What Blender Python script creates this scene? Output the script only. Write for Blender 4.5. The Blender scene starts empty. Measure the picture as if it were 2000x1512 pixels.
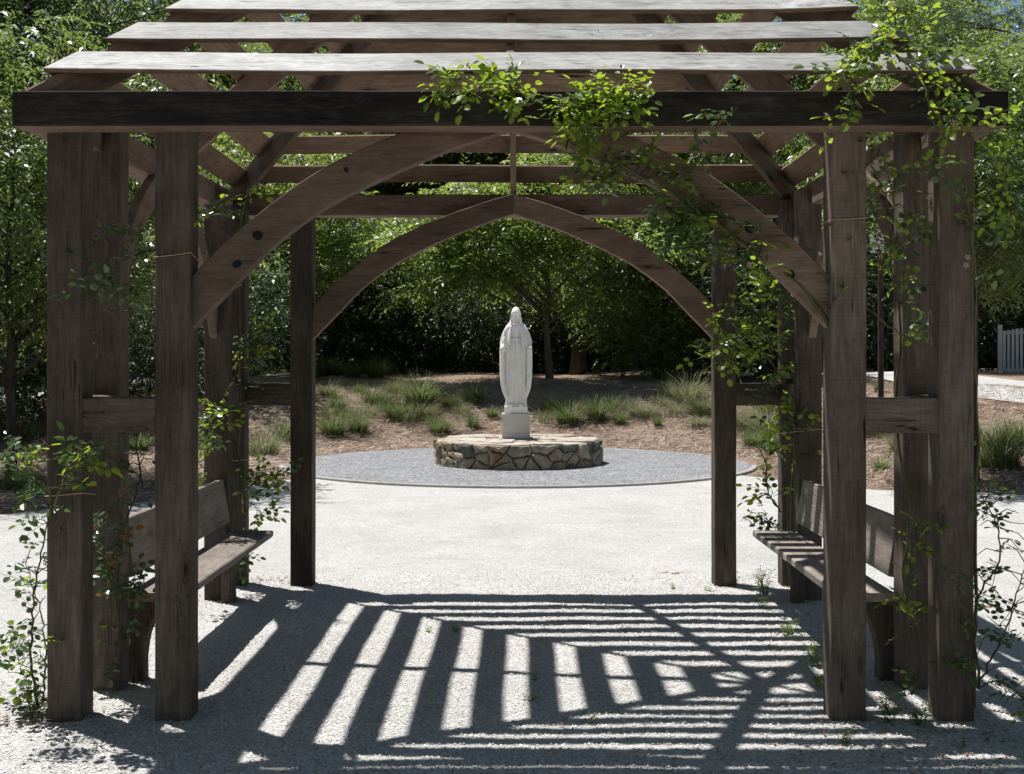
import bpy, bmesh, math, random
import numpy as np
from mathutils import Vector, Matrix, noise

scene = bpy.context.scene
COL = scene.collection
RAD = math.radians

# ------------------------------------------------------------------ camera
CAM = Vector((0.033, -6.944, 1.56))
FPX = 2400.0                                   # focal length in px of the 2000 px wide photograph
cam_d = bpy.data.cameras.new('camera')
cam_d.sensor_width = 36.0
cam_d.lens = 36.0 * FPX / 2000.0
cam_d.shift_x = -0.006
cam_d.shift_y = -0.027
cam_d.clip_start = 0.05
cam_d.clip_end = 3000.0
cam = bpy.data.objects.new('camera', cam_d)
cam.location = CAM
cam.rotation_euler = (RAD(90), 0, 0)
COL.objects.link(cam)
scene.camera = cam

# ------------------------------------------------------------------ sky, sun, exposure
SUN_T = Vector((0.28, -0.235, -1.0)).normalized()      # direction the light travels
elev = math.asin(-SUN_T.z)
world = bpy.data.worlds.new('World')
scene.world = world
world.use_nodes = True
wn = world.node_tree.nodes; wl = world.node_tree.links
sky = wn.new('ShaderNodeTexSky')
sky.sky_type = 'NISHITA'
sky.sun_disc = False
sky.sun_elevation = elev
sky.sun_rotation = math.atan2(-SUN_T.x, -SUN_T.y)      # clockwise from +Y
sky.air_density = 1.0
sky.dust_density = 0.5
sky.ozone_density = 2.0
wn['Background'].inputs[1].default_value = 0.066
wl.new(sky.outputs[0], wn['Background'].inputs[0])

sun_d = bpy.data.lights.new('sun', 'SUN')
sun_d.energy = 5.0
sun_d.angle = RAD(0.55)
sun_d.color = (1.0, 0.975, 0.935)
sun = bpy.data.objects.new('sun', sun_d)
sun.rotation_euler = SUN_T.to_track_quat('-Z', 'Y').to_euler()
sun.location = (-6, 5, 20)
COL.objects.link(sun)

scene.view_settings.view_transform = 'Standard'
scene.view_settings.look = 'None'
scene.view_settings.exposure = 0.43
scene.view_settings.gamma = 1.0
scene.view_settings.use_curve_mapping = False
scene.cycles.max_bounces = 6
scene.cycles.diffuse_bounces = 3
scene.cycles.glossy_bounces = 2
scene.cycles.transmission_bounces = 3
scene.cycles.use_adaptive_sampling = True
scene.cycles.adaptive_threshold = 0.02
scene.cycles.caustics_reflective = False
scene.cycles.caustics_refractive = False

# ------------------------------------------------------------------ helpers
def W(px, py, d):
    """world point for a photograph pixel seen at depth d (metres in front of the camera)"""
    return Vector((CAM.x + (px - 1012.0) / FPX * d, CAM.y + d, CAM.z + (702.0 - py) / FPX * d))

def tag(o, label=None, cat=None, group=None, kind=None):
    if label: o['label'] = label
    if cat: o['category'] = cat
    if group: o['group'] = group
    if kind: o['kind'] = kind
    return o

def link(o, parent=None):
    COL.objects.link(o)
    if parent is not None:
        o.parent = parent
    return o

def empty(name, loc=(0, 0, 0), rz=0.0):
    o = bpy.data.objects.new(name, None)
    o.location = loc
    o.rotation_euler = (0, 0, rz)
    o.empty_display_size = 0.2
    COL.objects.link(o)
    return o

def mesh_obj(name, verts, faces, mat, parent=None, smooth=False):
    me = bpy.data.meshes.new(name)
    me.from_pydata([tuple(v) for v in verts], [], faces)
    if mat is not None:
        for m in (mat if isinstance(mat, (list, tuple)) else [mat]):
            me.materials.append(m)
    if smooth:
        me.polygons.foreach_set('use_smooth', [True] * len(me.polygons))
    me.update()
    o = bpy.data.objects.new(name, me)
    return link(o, parent)

def quads_mesh(name, V, mat, smooth=False):
    """V: (n,4,3) array -> mesh of separate quads"""
    n = V.shape[0]
    me = bpy.data.meshes.new(name)
    me.vertices.add(n * 4)
    me.vertices.foreach_set('co', np.ascontiguousarray(V, dtype=np.float32).ravel())
    me.loops.add(n * 4)
    me.loops.foreach_set('vertex_index', np.arange(n * 4, dtype=np.int32))
    me.polygons.add(n)
    me.polygons.foreach_set('loop_start', np.arange(0, n * 4, 4, dtype=np.int32))
    me.update(calc_edges=True)
    if mat is not None: me.materials.append(mat)
    if smooth:
        me.polygons.foreach_set('use_smooth', np.ones(n, dtype=bool))
    return me

def grid_mesh(name, P, mat, smooth=True):
    """P: (r,c,3) array of points -> grid mesh"""
    r, c, _ = P.shape
    me = bpy.data.meshes.new(name)
    me.vertices.add(r * c)
    me.vertices.foreach_set('co', np.ascontiguousarray(P, dtype=np.float32).ravel())
    i = np.arange(r * c).reshape(r, c)
    q = np.stack([i[:-1, :-1], i[:-1, 1:], i[1:, 1:], i[1:, :-1]], axis=-1).reshape(-1, 4)
    n = len(q)
    me.loops.add(n * 4)
    me.loops.foreach_set('vertex_index', q.astype(np.int32).ravel())
    me.polygons.add(n)
    me.polygons.foreach_set('loop_start', np.arange(0, n * 4, 4, dtype=np.int32))
    me.polygons.foreach_set('use_smooth', np.full(n, smooth))
    me.update(calc_edges=True)
    if mat is not None: me.materials.append(mat)
    return me

def tube(points, radii, sides=8, cap=True):
    """tapered tube along points -> verts, faces"""
    pts = [Vector(p) for p in points]
    vs, fs = [], []
    up = Vector((0.13, 0.31, 0.94))
    for i, p in enumerate(pts):
        t = (pts[min(i + 1, len(pts) - 1)] - pts[max(i - 1, 0)]).normalized()
        a = t.cross(up)
        if a.length < 0.05: a = t.cross(Vector((1, 0, 0)))
        a.normalize(); b = t.cross(a)
        for k in range(sides):
            an = 2 * math.pi * k / sides
            vs.append(p + (a * math.cos(an) + b * math.sin(an)) * radii[i])
    for i in range(len(pts) - 1):
        for k in range(sides):
            k2 = (k + 1) % sides
            fs.append((i * sides + k, i * sides + k2, (i + 1) * sides + k2, (i + 1) * sides + k))
    if cap:
        fs.append(tuple(reversed(range(sides))))
        fs.append(tuple(range((len(pts) - 1) * sides, len(pts) * sides)))
    return vs, fs

def join(parts):
    vs, fs = [], []
    for v, f in parts:
        o = len(vs); vs += list(v); fs += [tuple(i + o for i in q) for q in f]
    return vs, fs

def smooth_path(pts, n):
    """Catmull-Rom through pts"""
    P = [Vector(p) for p in pts]
    P = [P[0] * 2 - P[1]] + P + [P[-1] * 2 - P[-2]]
    out = []
    segs = len(P) - 3
    for s in range(segs):
        p0, p1, p2, p3 = P[s:s + 4]
        m = max(1, n // segs)
        for j in range(m):
            t = j / m
            out.append(0.5 * ((2 * p1) + (p2 - p0) * t + (2 * p0 - 5 * p1 + 4 * p2 - p3) * t * t
                              + (3 * p1 - p0 - 3 * p2 + p3) * t ** 3))
    out.append(P[-2].copy())
    return out

# ------------------------------------------------------------------ materials
class NT:
    def __init__(self, name):
        self.m = bpy.data.materials.new(name); self.m.use_nodes = True
        self.t = self.m.node_tree; self.n = self.t.nodes; self.l = self.t.links
        self.bsdf = self.n['Principled BSDF']; self.out = self.n['Material Output']
    def new(self, typ, **kw):
        nd = self.n.new(typ)
        for k, v in kw.items(): setattr(nd, k, v)
        return nd
    def put(self, sock, v):
        if hasattr(v, 'links'): self.l.new(v, sock)
        else: sock.default_value = v
    def coord(self, which='Object'):
        return self.new('ShaderNodeTexCoord').outputs[which]
    def mapping(self, vec, scale=(1, 1, 1), loc=(0, 0, 0)):
        m = self.new('ShaderNodeMapping'); self.put(m.inputs['Vector'], vec)
        m.inputs['Scale'].default_value = scale; self.put(m.inputs['Location'], loc)
        return m.outputs[0]
    def noise(self, vec, scale=5, detail=4, rough=0.55, dist=0.0):
        n = self.new('ShaderNodeTexNoise'); self.put(n.inputs['Vector'], vec)
        n.inputs['Scale'].default_value = scale; n.inputs['Detail'].default_value = detail
        n.inputs['Roughness'].default_value = rough; n.inputs['Distortion'].default_value = dist
        return n.outputs['Fac']
    def voro(self, vec, scale=5, feature='F1', out='Distance', rnd=1.0):
        n = self.new('ShaderNodeTexVoronoi', feature=feature); self.put(n.inputs['Vector'], vec)
        n.inputs['Scale'].default_value = scale; n.inputs['Randomness'].default_value = rnd
        return n.outputs[out]
    def ramp(self, fac, stops):
        r = self.new('ShaderNodeValToRGB'); self.put(r.inputs[0], fac)
        e = r.color_ramp.elements
        while len(e) < len(stops): e.new(0.5)
        for el, (p, c) in zip(e, stops):
            el.position = p
            el.color = (c, c, c, 1) if isinstance(c, (int, float)) else (c[0], c[1], c[2], 1)
        return r.outputs[0]
    def mix(self, fac, a, b, mode='MIX'):
        m = self.new('ShaderNodeMix', data_type='RGBA', blend_type=mode)
        self.put(m.inputs[0], fac)
        for s, v in ((m.inputs[6], a), (m.inputs[7], b)):
            self.put(s, (v[0], v[1], v[2], 1) if isinstance(v, tuple) else v)
        return m.outputs[2]
    def math(self, op, a, b=0.0, c=None):
        m = self.new('ShaderNodeMath', operation=op)
        self.put(m.inputs[0], a); self.put(m.inputs[1], b)
        if c is not None: self.put(m.inputs[2], c)
        return m.outputs[0]
    def bump(self, h, strength=0.4, dist=0.01, nrm=None):
        b = self.new('ShaderNodeBump'); self.put(b.inputs['Height'], h)
        b.inputs['Strength'].default_value = strength; b.inputs['Distance'].default_value = dist
        if nrm is not None: self.l.new(nrm, b.inputs['Normal'])
        return b.outputs[0]
    def done(self, col, rough=0.8, nrm=None, spec=0.3):
        self.put(self.bsdf.inputs['Base Color'], col if not isinstance(col, tuple) else (*col, 1))
        self.put(self.bsdf.inputs['Roughness'], rough)
        self.bsdf.inputs['Specular IOR Level'].default_value = spec
        if nrm is not None: self.l.new(nrm, self.bsdf.inputs['Normal'])
        return self.m

def wood(name, dark, mid, light, streak=0.5, saw=0.0, knots=True, patch=(0.75, 1.15), crack=1.0, rough=0.86, spec=0.15):
    k = NT(name)
    co = k.coord('Object')
    rnd = k.new('ShaderNodeObjectInfo').outputs['Random']
    comb = k.new('ShaderNodeCombineXYZ')
    k.put(comb.inputs[0], k.math('MULTIPLY', rnd, 37.0)); k.put(comb.inputs[1], k.math('MULTIPLY', rnd, 11.3))
    k.put(comb.inputs[2], k.math('MULTIPLY', rnd, 23.7))
    v = k.mapping(co, loc=comb.outputs[0])
    # the fibres bend round the knots
    kc = k.voro(k.mapping(v, (1.5, 5.2, 5.2)), 1.0)
    bend = k.math('MULTIPLY', k.ramp(kc, [(0.0, 1.0), (0.32, 0.0)]), 0.045)
    bv = k.new('ShaderNodeCombineXYZ'); k.put(bv.inputs[1], bend); k.put(bv.inputs[2], bend)
    ad = k.new('ShaderNodeVectorMath', operation='ADD'); k.put(ad.inputs[0], v); k.put(ad.inputs[1], bv.outputs[0])
    vg = ad.outputs[0]
    grain = k.noise(k.mapping(vg, (5.5, 70, 70)), 1.0, 4, 0.68, 0.5)
    fine = k.noise(k.mapping(vg, (22, 300, 300)), 1.0, 2, 0.6)
    blot = k.noise(k.mapping(v, (5, 11, 11)), 1.0, 5, 0.68, 0.4)
    big = k.noise(k.mapping(v, (0.9, 2.6, 2.6)), 1.0, 3, 0.6)
    f = k.math('ADD', k.math('MULTIPLY', grain, 0.55), k.math('MULTIPLY', blot, 0.45))
    col = k.ramp(f, [(0.34, dark), (0.5, mid), (0.66, light)])
    col = k.mix(1.0, col, k.ramp(big, [(0.32, patch[0]), (0.68, patch[1])]), 'MULTIPLY')
    col = k.mix(1.0, col, k.ramp(fine, [(0.3, 1 - streak * 0.35), (0.7, 1 + streak * 0.15)]), 'MULTIPLY')
    col = k.mix(1.0, col, k.math('ADD', k.math('MULTIPLY', rnd, 0.6), 0.7), 'MULTIPLY')
    h = k.math('ADD', k.math('MULTIPLY', grain, 0.7), k.math('MULTIPLY', fine, 0.35))
    # drying checks: thin dark splits, broken up along the length
    cr = k.noise(k.mapping(vg, (0.9, 48, 48)), 1.0, 1, 0.4, 0.15)
    brk = k.noise(k.mapping(v, (3.0, 6, 6)), 1.0, 2, 0.5)
    ck = k.math('MULTIPLY', k.ramp(k.math('ABSOLUTE', k.math('SUBTRACT', cr, 0.5)), [(0.004, 1.0), (0.013, 0.0)]), k.ramp(brk, [(0.56, 0.0), (0.62, crack)]))
    col = k.mix(ck, col, tuple(x * 0.22 for x in dark))
    h = k.math('SUBTRACT', h, k.math('MULTIPLY', ck, 0.9))
    if knots:
        ring = k.math('SINE', k.math('MULTIPLY', kc, 150.0))
        zone = k.ramp(kc, [(0.085, 1.0), (0.115, 0.0)])
        col = k.mix(k.math('MULTIPLY', zone, k.math('ADD', 0.5, k.math('MULTIPLY', ring, 0.22))), col, tuple(x * 0.42 for x in dark))
        core = k.ramp(kc, [(0.03, 1.0), (0.045, 0.0)])
        col = k.mix(core, col, tuple(x * 0.2 for x in dark))
        h = k.math('SUBTRACT', h, k.math('MULTIPLY', core, 0.6))
    if saw > 0:
        sw = k.noise(k.mapping(v, (170, 4, 4)), 1.0, 2, 0.5, 0.2)
        col = k.mix(saw, col, k.mix(1.0, col, k.ramp(sw, [(0.35, 0.7), (0.65, 1.25)]), 'MULTIPLY'))
        h = k.math('ADD', h, k.math('MULTIPLY', sw, 0.35 * saw))
    return k.done(col, rough, k.bump(h, 0.6, 0.004), spec)

M = {}
M['post'] = wood('post_wood', (0.064, 0.050, 0.041), (0.106, 0.084, 0.069), (0.158, 0.129, 0.108), 0.35, 0.3, patch=(0.62, 1.3))
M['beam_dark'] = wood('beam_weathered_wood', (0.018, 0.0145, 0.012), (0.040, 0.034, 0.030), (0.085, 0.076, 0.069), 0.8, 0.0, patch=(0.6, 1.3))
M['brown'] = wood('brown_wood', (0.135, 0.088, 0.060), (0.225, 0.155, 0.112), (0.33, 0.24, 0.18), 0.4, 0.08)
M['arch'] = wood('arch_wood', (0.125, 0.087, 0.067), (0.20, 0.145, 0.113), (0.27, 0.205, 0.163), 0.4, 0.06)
M['grey'] = wood('silvered_wood', (0.19, 0.183, 0.175), (0.46, 0.452, 0.44), (0.62, 0.613, 0.60), 1.0, 0.0, patch=(0.66, 1.12), rough=0.62, spec=0.28)
M['bench'] = wood('bench_wood', (0.15, 0.125, 0.105), (0.245, 0.21, 0.18), (0.34, 0.30, 0.262), 0.5, 0.08, rough=0.72)

def make_sand():
    k = NT('crushed_stone_sand')
    co = k.coord('Object')
    n1 = k.noise(co, 260, 3, 0.7)
    n2 = k.noise(co, 1.3, 6, 0.6, 0.4)
    n3 = k.noise(co, 70, 4, 0.7)
    v1 = k.voro(co, 150, 'F1', 'Color')
    sep = k.new('ShaderNodeSeparateColor'); k.put(sep.inputs[0], v1)
    grit = k.ramp(sep.outputs[0], [(0.0, (0.30, 0.285, 0.27)), (0.3, (0.52, 0.505, 0.485)), (0.8, (0.64, 0.627, 0.605)), (1.0, (0.72, 0.708, 0.688))])
    col = k.mix(1.0, grit, k.ramp(n1, [(0.28, 0.62), (0.62, 1.14)]), 'MULTIPLY')
    col = k.mix(1.0, col, k.ramp(n2, [(0.25, 0.86), (0.6, 1.05)]), 'MULTIPLY')
    # scattered rusty litter stains and grey silt streaks
    st = k.noise(k.mapping(co, (0.55, 1.6, 1), (3.1, 1.7, 0)), 1.0, 7, 0.72, 0.9)
    col = k.mix(k.ramp(st, [(0.64, 0.0), (0.86, 0.4)]), col, (0.36, 0.24, 0.165))
    sl = k.noise(k.mapping(co, (0.5, 1.9, 1), (9.1, 4.2, 0)), 1.0, 8, 0.75, 0.6)
    col = k.mix(k.ramp(sl, [(0.57, 0.0), (0.72, 0.38)]), col, (0.30, 0.28, 0.25))
    # patches of dirt and algae between the stones
    mo = k.noise(k.mapping(co, (9, 13, 1)), 1.0, 6, 0.72, 0.5)
    col = k.mix(k.ramp(mo, [(0.56, 0.0), (0.72, 0.5)]), col, (0.21, 0.20, 0.175))
    # dark specks of debris
    sp = k.voro(co, 24, 'F1', 'Distance')
    col = k.mix(k.ramp(sp, [(0.05, 0.8), (0.09, 0.0)]), col, (0.16, 0.12, 0.09))
    h = k.math('ADD', k.math('MULTIPLY', n1, 0.5), k.math('MULTIPLY', n3, 0.9))
    h = k.math('ADD', h, k.math('MULTIPLY', sep.outputs[1], 0.5))
    return k.done(col, 0.95, k.bump(h, 0.9, 0.010), 0.1)
M['sand'] = make_sand()

def make_gravel():
    k = NT('grey_gravel')
    co = k.coord('Object')
    v1 = k.voro(co, 42, 'F1', 'Color')
    sep = k.new('ShaderNodeSeparateColor'); k.put(sep.inputs[0], v1)
    col = k.ramp(sep.outputs[0], [(0.0, (0.10, 0.101, 0.105)), (0.5, (0.23, 0.232, 0.238)), (1.0, (0.37, 0.372, 0.378))])
    n = k.noise(co, 1.6, 5, 0.6)
    col = k.mix(1.0, col, k.ramp(n, [(0.3, 0.85), (0.7, 1.12)]), 'MULTIPLY')
    d = k.voro(co, 42, 'F1', 'Distance')
    h = k.math('SUBTRACT', 1.0, d)
    return k.done(col, 0.9, k.bump(h, 0.8, 0.012), 0.15)
M['gravel'] = make_gravel()

def make_mulch():
    k = NT('pine_straw')
    co = k.coord('Object')
    a = k.noise(k.mapping(co, (60, 7, 10)), 1.0, 4, 0.7, 1.5)
    b = k.noise(k.mapping(co, (8, 55, 10), (3, 2, 0)), 1.0, 4, 0.7, 1.5)
    n = k.noise(co, 0.9, 5, 0.6)
    f = k.math('MULTIPLY', k.math('ADD', a, b), 0.5)
    col = k.ramp(f, [(0.3, (0.135, 0.092, 0.068)), (0.5, (0.285, 0.208, 0.158)), (0.7, (0.43, 0.345, 0.278))])
    col = k.mix(1.0, col, k.ramp(n, [(0.3, 0.7), (0.7, 1.15)]), 'MULTIPLY')
    return k.done(col, 0.95, k.bump(f, 0.9, 0.03), 0.1)
M['mulch'] = make_mulch()

def make_straw():
    k = NT('pine_needles_dry')
    r = k.new('ShaderNodeNewGeometry').outputs['Random Per Island']
    col = k.ramp(r, [(0.0, (0.15, 0.098, 0.07)), (0.5, (0.36, 0.265, 0.205)), (1.0, (0.56, 0.47, 0.39))])
    return k.done(col, 0.8, None, 0.2)
M['straw'] = make_straw()

def leaf_mat(name, c0, c1, trans, tcol, rough=0.42, spec=0.45, hue=None):
    k = NT(name)
    r = k.new('ShaderNodeNewGeometry').outputs['Random Per Island']
    col = k.ramp(r, [(0.0, c0), (1.0, c1)])
    k.done(col, rough, None, spec)
    t = k.new('ShaderNodeBsdfTranslucent')
    tc = k.ramp(r, [(0.0, tuple(0.5 * x for x in tcol)), (1.0, tcol)])
    k.put(t.inputs['Color'], tc)
    mx = k.new('ShaderNodeMixShader'); mx.inputs[0].default_value = trans
    k.l.new(k.bsdf.outputs[0], mx.inputs[1]); k.l.new(t.outputs[0], mx.inputs[2])
    k.l.new(mx.outputs[0], k.out.inputs['Surface'])
    return k.m
M['leaf_bright'] = leaf_mat('leaf_bright', (0.020, 0.036, 0.011), (0.125, 0.172, 0.052), 0.5, (0.52, 0.68, 0.125), 0.40, 1.0)
M['leaf_mid'] = leaf_mat('leaf_mid', (0.015, 0.027, 0.010), (0.09, 0.13, 0.042), 0.45, (0.36, 0.49, 0.10), 0.42, 1.0)
M['leaf_dark'] = leaf_mat('leaf_dark', (0.020, 0.037, 0.015), (0.052, 0.085, 0.033), 0.3, (0.11, 0.18, 0.05), 0.46, 0.6)
M['leaf_grass'] = leaf_mat('grass_blade', (0.07, 0.10, 0.035), (0.20, 0.23, 0.10), 0.4, (0.24, 0.32, 0.10), 0.5, 0.35)
M['leaf_drygrass'] = leaf_mat('grass_blade_pale', (0.13, 0.15, 0.07), (0.38, 0.37, 0.23), 0.4, (0.34, 0.37, 0.18), 0.5, 0.35)
M['needle'] = leaf_mat('pine_needle', (0.035, 0.065, 0.035), (0.07, 0.115, 0.055), 0.25, (0.09, 0.16, 0.07), 0.5, 0.35)
M['rose_leaf'] = leaf_mat('rose_leaf', (0.035, 0.075, 0.02), (0.075, 0.13, 0.028), 0.5, (0.50, 0.66, 0.05), 0.33, 0.5)
M['rose_shade'] = leaf_mat('rose_leaf_shaded', (0.028, 0.060, 0.022), (0.06, 0.105, 0.036), 0.25, (0.16, 0.26, 0.05), 0.26, 0.6)  # darker, less translucent rose leaf; shade of the dim canes put into its colour
M['rose_red'] = leaf_mat('rose_young_leaf', (0.14, 0.07, 0.035), (0.20, 0.12, 0.045), 0.42, (0.45, 0.22, 0.06), 0.33, 0.5)
M['weed'] = leaf_mat('weed_leaf', (0.09, 0.15, 0.035), (0.16, 0.22, 0.06), 0.52, (0.45, 0.6, 0.12), 0.5, 0.4)

def make_bark(name, c0, c1):
    k = NT(name); co = k.coord('Object')
    a = k.noise(k.mapping(co, (14, 14, 2.5)), 1.0, 5, 0.65, 0.5)
    b = k.noise(co, 2.2, 4, 0.6)
    col = k.ramp(a, [(0.3, c0), (0.7, c1)])
    col = k.mix(1.0, col, k.ramp(b, [(0.3, 0.7), (0.7, 1.2)]), 'MULTIPLY')
    return k.done(col, 0.9, k.bump(a, 0.8, 0.02), 0.15)
M['bark'] = make_bark('bark', (0.05, 0.042, 0.036), (0.15, 0.13, 0.11))
M['bark_dark'] = make_bark('bark_dark', (0.03, 0.026, 0.023), (0.085, 0.073, 0.062))

def make_cane():
    k = NT('rose_cane'); co = k.coord('Object')
    a = k.noise(co, 9, 3, 0.6)
    col = k.ramp(a, [(0.35, (0.05, 0.035, 0.022)), (0.6, (0.10, 0.11, 0.035))])
    return k.done(col, 0.6, None, 0.3)
M['cane'] = make_cane()

def make_marble():
    k = NT('white_statue_stone'); co = k.coord('Object')
    a = k.noise(co, 4.5, 6, 0.65, 0.8); b = k.noise(co, 30, 4, 0.6)
    st = k.noise(k.mapping(co, (9, 9, 1.6)), 1.0, 5, 0.65)
    col = k.ramp(a, [(0.3, (0.79, 0.77, 0.72)), (0.65, (0.88, 0.87, 0.84))])
    col = k.mix(k.ramp(st, [(0.56, 0.0), (0.76, 0.45)]), col, (0.54, 0.475, 0.34))
    return k.done(col, 0.7, k.bump(b, 0.25, 0.004), 0.3)
M['marble'] = make_marble()

def make_plinth():
    k = NT('grey_plinth_stone'); co = k.coord('Object')
    a = k.noise(k.mapping(co, (1.5, 1.5, 14)), 1.0, 5, 0.6, 0.6); b = k.noise(co, 60, 4, 0.6)
    col = k.ramp(a, [(0.3, (0.46, 0.45, 0.44)), (0.7, (0.60, 0.585, 0.565))])
    return k.done(col, 0.75, k.bump(b, 0.25, 0.004), 0.3)
M['plinth'] = make_plinth()

def make_stone(name, c0, c1, c2):
    k = NT(name); co = k.coord('Object')
    rnd = k.new('ShaderNodeObjectInfo').outputs['Random']
    comb = k.new('ShaderNodeCombineXYZ')
    for i, m in enumerate((31.0, 17.0, 7.0)): k.put(comb.inputs[i], k.math('MULTIPLY', rnd, m))
    v = k.mapping(co, loc=comb.outputs[0])
    a = k.noise(v, 9, 6, 0.65, 0.6); b = k.noise(v, 55, 4, 0.65)
    col = k.ramp(a, [(0.3, c0), (0.52, c1), (0.72, c2)])
    col = k.mix(1.0, col, k.ramp(b, [(0.3, 0.75), (0.7, 1.15)]), 'MULTIPLY')
    lich = k.noise(v, 22, 5, 0.7)
    col = k.mix(k.ramp(lich, [(0.64, 0.0), (0.7, 0.5)]), col, (0.42, 0.41, 0.38))
    h = k.math('ADD', a, k.math('MULTIPLY', b, 0.4))
    return k.done(col, 0.9, k.bump(h, 0.8, 0.018), 0.2)
STONES = [make_stone('field_stone_tan', (0.20, 0.16, 0.118), (0.34, 0.28, 0.215), (0.46, 0.40, 0.32)),
          make_stone('field_stone_grey', (0.15, 0.128, 0.098), (0.28, 0.242, 0.19), (0.42, 0.375, 0.31)),
          make_stone('field_stone_brown', (0.16, 0.115, 0.08), (0.28, 0.205, 0.145), (0.39, 0.30, 0.22)),
          make_stone('field_stone_mossy', (0.06, 0.06, 0.048), (0.14, 0.135, 0.11), (0.32, 0.31, 0.28))]
TOPSTONES = [make_stone('flag_stone_tan', (0.30, 0.24, 0.18), (0.43, 0.37, 0.295), (0.52, 0.47, 0.39)),
             make_stone('flag_stone_pale', (0.35, 0.31, 0.255), (0.47, 0.43, 0.37), (0.56, 0.53, 0.47)),
             make_stone('flag_stone_orange', (0.32, 0.23, 0.155), (0.43, 0.32, 0.225), (0.5, 0.40, 0.30))]

def plain(name, c, rough=0.8, nscale=12, amt=0.12, spec=0.3):
    k = NT(name); co = k.coord('Object')
    a = k.noise(co, nscale, 5, 0.6)
    col = k.ramp(a, [(0.3, tuple(x * (1 - amt) for x in c)), (0.7, tuple(min(1, x * (1 + amt)) for x in c))])
    return k.done(col, rough, k.bump(a, 0.2, 0.004), spec)
M['mortar'] = plain('mortar', (0.17, 0.15, 0.13), 0.95, 20, 0.25)
M['curb'] = plain('curb_concrete', (0.33, 0.32, 0.30), 0.9, 9, 0.2)
M['gate_paint'] = plain('gate_paint', (0.50, 0.51, 0.49), 0.6, 5, 0.1)
M['white_paint'] = plain('white_paint', (0.72, 0.73, 0.72), 0.5, 5, 0.06)
M['teal'] = plain('teal_print', (0.05, 0.30, 0.30), 0.5)
M['twine'] = plain('twine', (0.42, 0.33, 0.21), 0.9)
M['near_black'] = plain('near_black_matte', (0.015, 0.012, 0.01), 0.95)
M['steel'] = plain('steel', (0.2, 0.19, 0.18), 0.5)
M['dry_leaf'] = leaf_mat('dry_leaf', (0.12, 0.055, 0.025), (0.33, 0.19, 0.09), 0.2, (0.3, 0.15, 0.06), 0.7, 0.2)
M['petal'] = plain('faded_petal', (0.46, 0.34, 0.28), 0.8)
M['pebble'] = plain('pebble', (0.42, 0.40, 0.38), 0.9, 40, 0.3)

# ------------------------------------------------------------------ ground
SC = Vector((0.03, CAM.y + 18.33, 0.0))          # centre of the statue circle
def sstep(t):
    t = np.clip(t, 0, 1); return t * t * (3 - 2 * t)
def height(x, y):
    x = np.asarray(x, float); y = np.asarray(y, float)
    d = y - CAM.y
    R = np.hypot(x - SC.x, y - SC.y)
    h = 1.18 * sstep((d - 14.6) / 15.5) * sstep((R - 3.75) / 4.8)
    b = 0.05 * np.sin(x * 0.9 + 1.3) * np.sin(y * 0.7) + 0.03 * np.sin(x * 2.1 + y * 1.3)
    return h + b * sstep((R - 4.2) / 3.0) * sstep((d - 15.0) / 3.0)
def hz(x, y): return float(height(x, y))

xs = np.concatenate([[-700, -300, -150, -80, -50], np.arange(-32, -10, 1.0), np.arange(-10, 10, 0.25), np.arange(10, 32.1, 1.0), [50, 80, 150, 300, 700]])
ds = np.concatenate([[-400, -100, -30, -8], np.arange(-4, 14, 1.0), np.arange(14, 32, 0.25), np.arange(32, 60, 2.0), [70, 90, 130, 220, 400, 900]])
X, Dd = np.meshgrid(xs, ds)
Z = height(X, Dd + CAM.y)
g = bpy.data.objects.new('ground', grid_mesh('ground', np.stack([X, Dd + CAM.y, Z - 0.006], -1), M['mulch']))
link(g); tag(g, kind='structure')

# crushed-stone court: structured sheet with a curved far edge
def edge_depth(x):
    return np.interp(x, [-60, -9, -6.6, -5.2, -4.2, -3.5, -3.0, -2.4, 2.4, 3.0, 3.4, 3.7, 4.2, 5.0, 6.2, 9, 60],
                     [11.2, 11.6, 12.0, 12.45, 13.2, 14.4, 15.9, 17.0, 17.0, 16.6, 16.0, 15.3, 14.75, 14.4, 14.1, 13.9, 13.5])
xs = np.concatenate([[-60, -40, -25], np.arange(-16, -4, 0.4), np.arange(-4, 4.01, 0.045), np.arange(4.3, 16, 0.4), [25, 40, 60]])
e = edge_depth(xs) + 0.10 * np.sin(xs * 5.1) + 0.06 * np.sin(xs * 13.7 + 1)
near = np.concatenate([[1.0, 2.0, 2.6], np.arange(3.2, 9.4, 0.045)])  # court stops short of the camera, out of view, to cut bounce light
far_t = np.linspace(0, 1, 40)[1:]
rows = [np.full_like(xs, n) for n in near] + [near[-1] + (e - near[-1]) * t for t in far_t]
Dm = np.stack(rows); Xm = np.tile(xs, (len(rows), 1))
def fbm(x, y):
    return (np.sin(x * 3.1 + 1.7 * np.sin(y * 2.3)) * np.sin(y * 3.7 + 1.1 * np.sin(x * 2.9)) * 0.5
            + np.sin(x * 8.3 + 2.0 * np.sin(y * 7.1)) * np.sin(y * 9.1 + np.sin(x * 6.3)) * 0.3
            + np.sin(x * 21 + 2 * np.sin(y * 17)) * np.sin(y * 23 + 2 * np.sin(x * 19)) * 0.22)
amp = np.where((Dm > 3) & (Dm < 9.5), 0.007, 0.0)
rs = np.random.RandomState(3)
Zm = fbm(Xm, Dm) * amp + (rs.rand(*Xm.shape) - 0.5) * 0.005 * (amp > 0)
Zm = Zm + np.where(Dm > 14.0, height(Xm, Dm + CAM.y), 0.0)
s = bpy.data.objects.new('sand_path', grid_mesh('sand_path', np.stack([Xm, Dm + CAM.y, Zm], -1), M['sand']))
link(s); tag(s, kind='structure')

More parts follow.
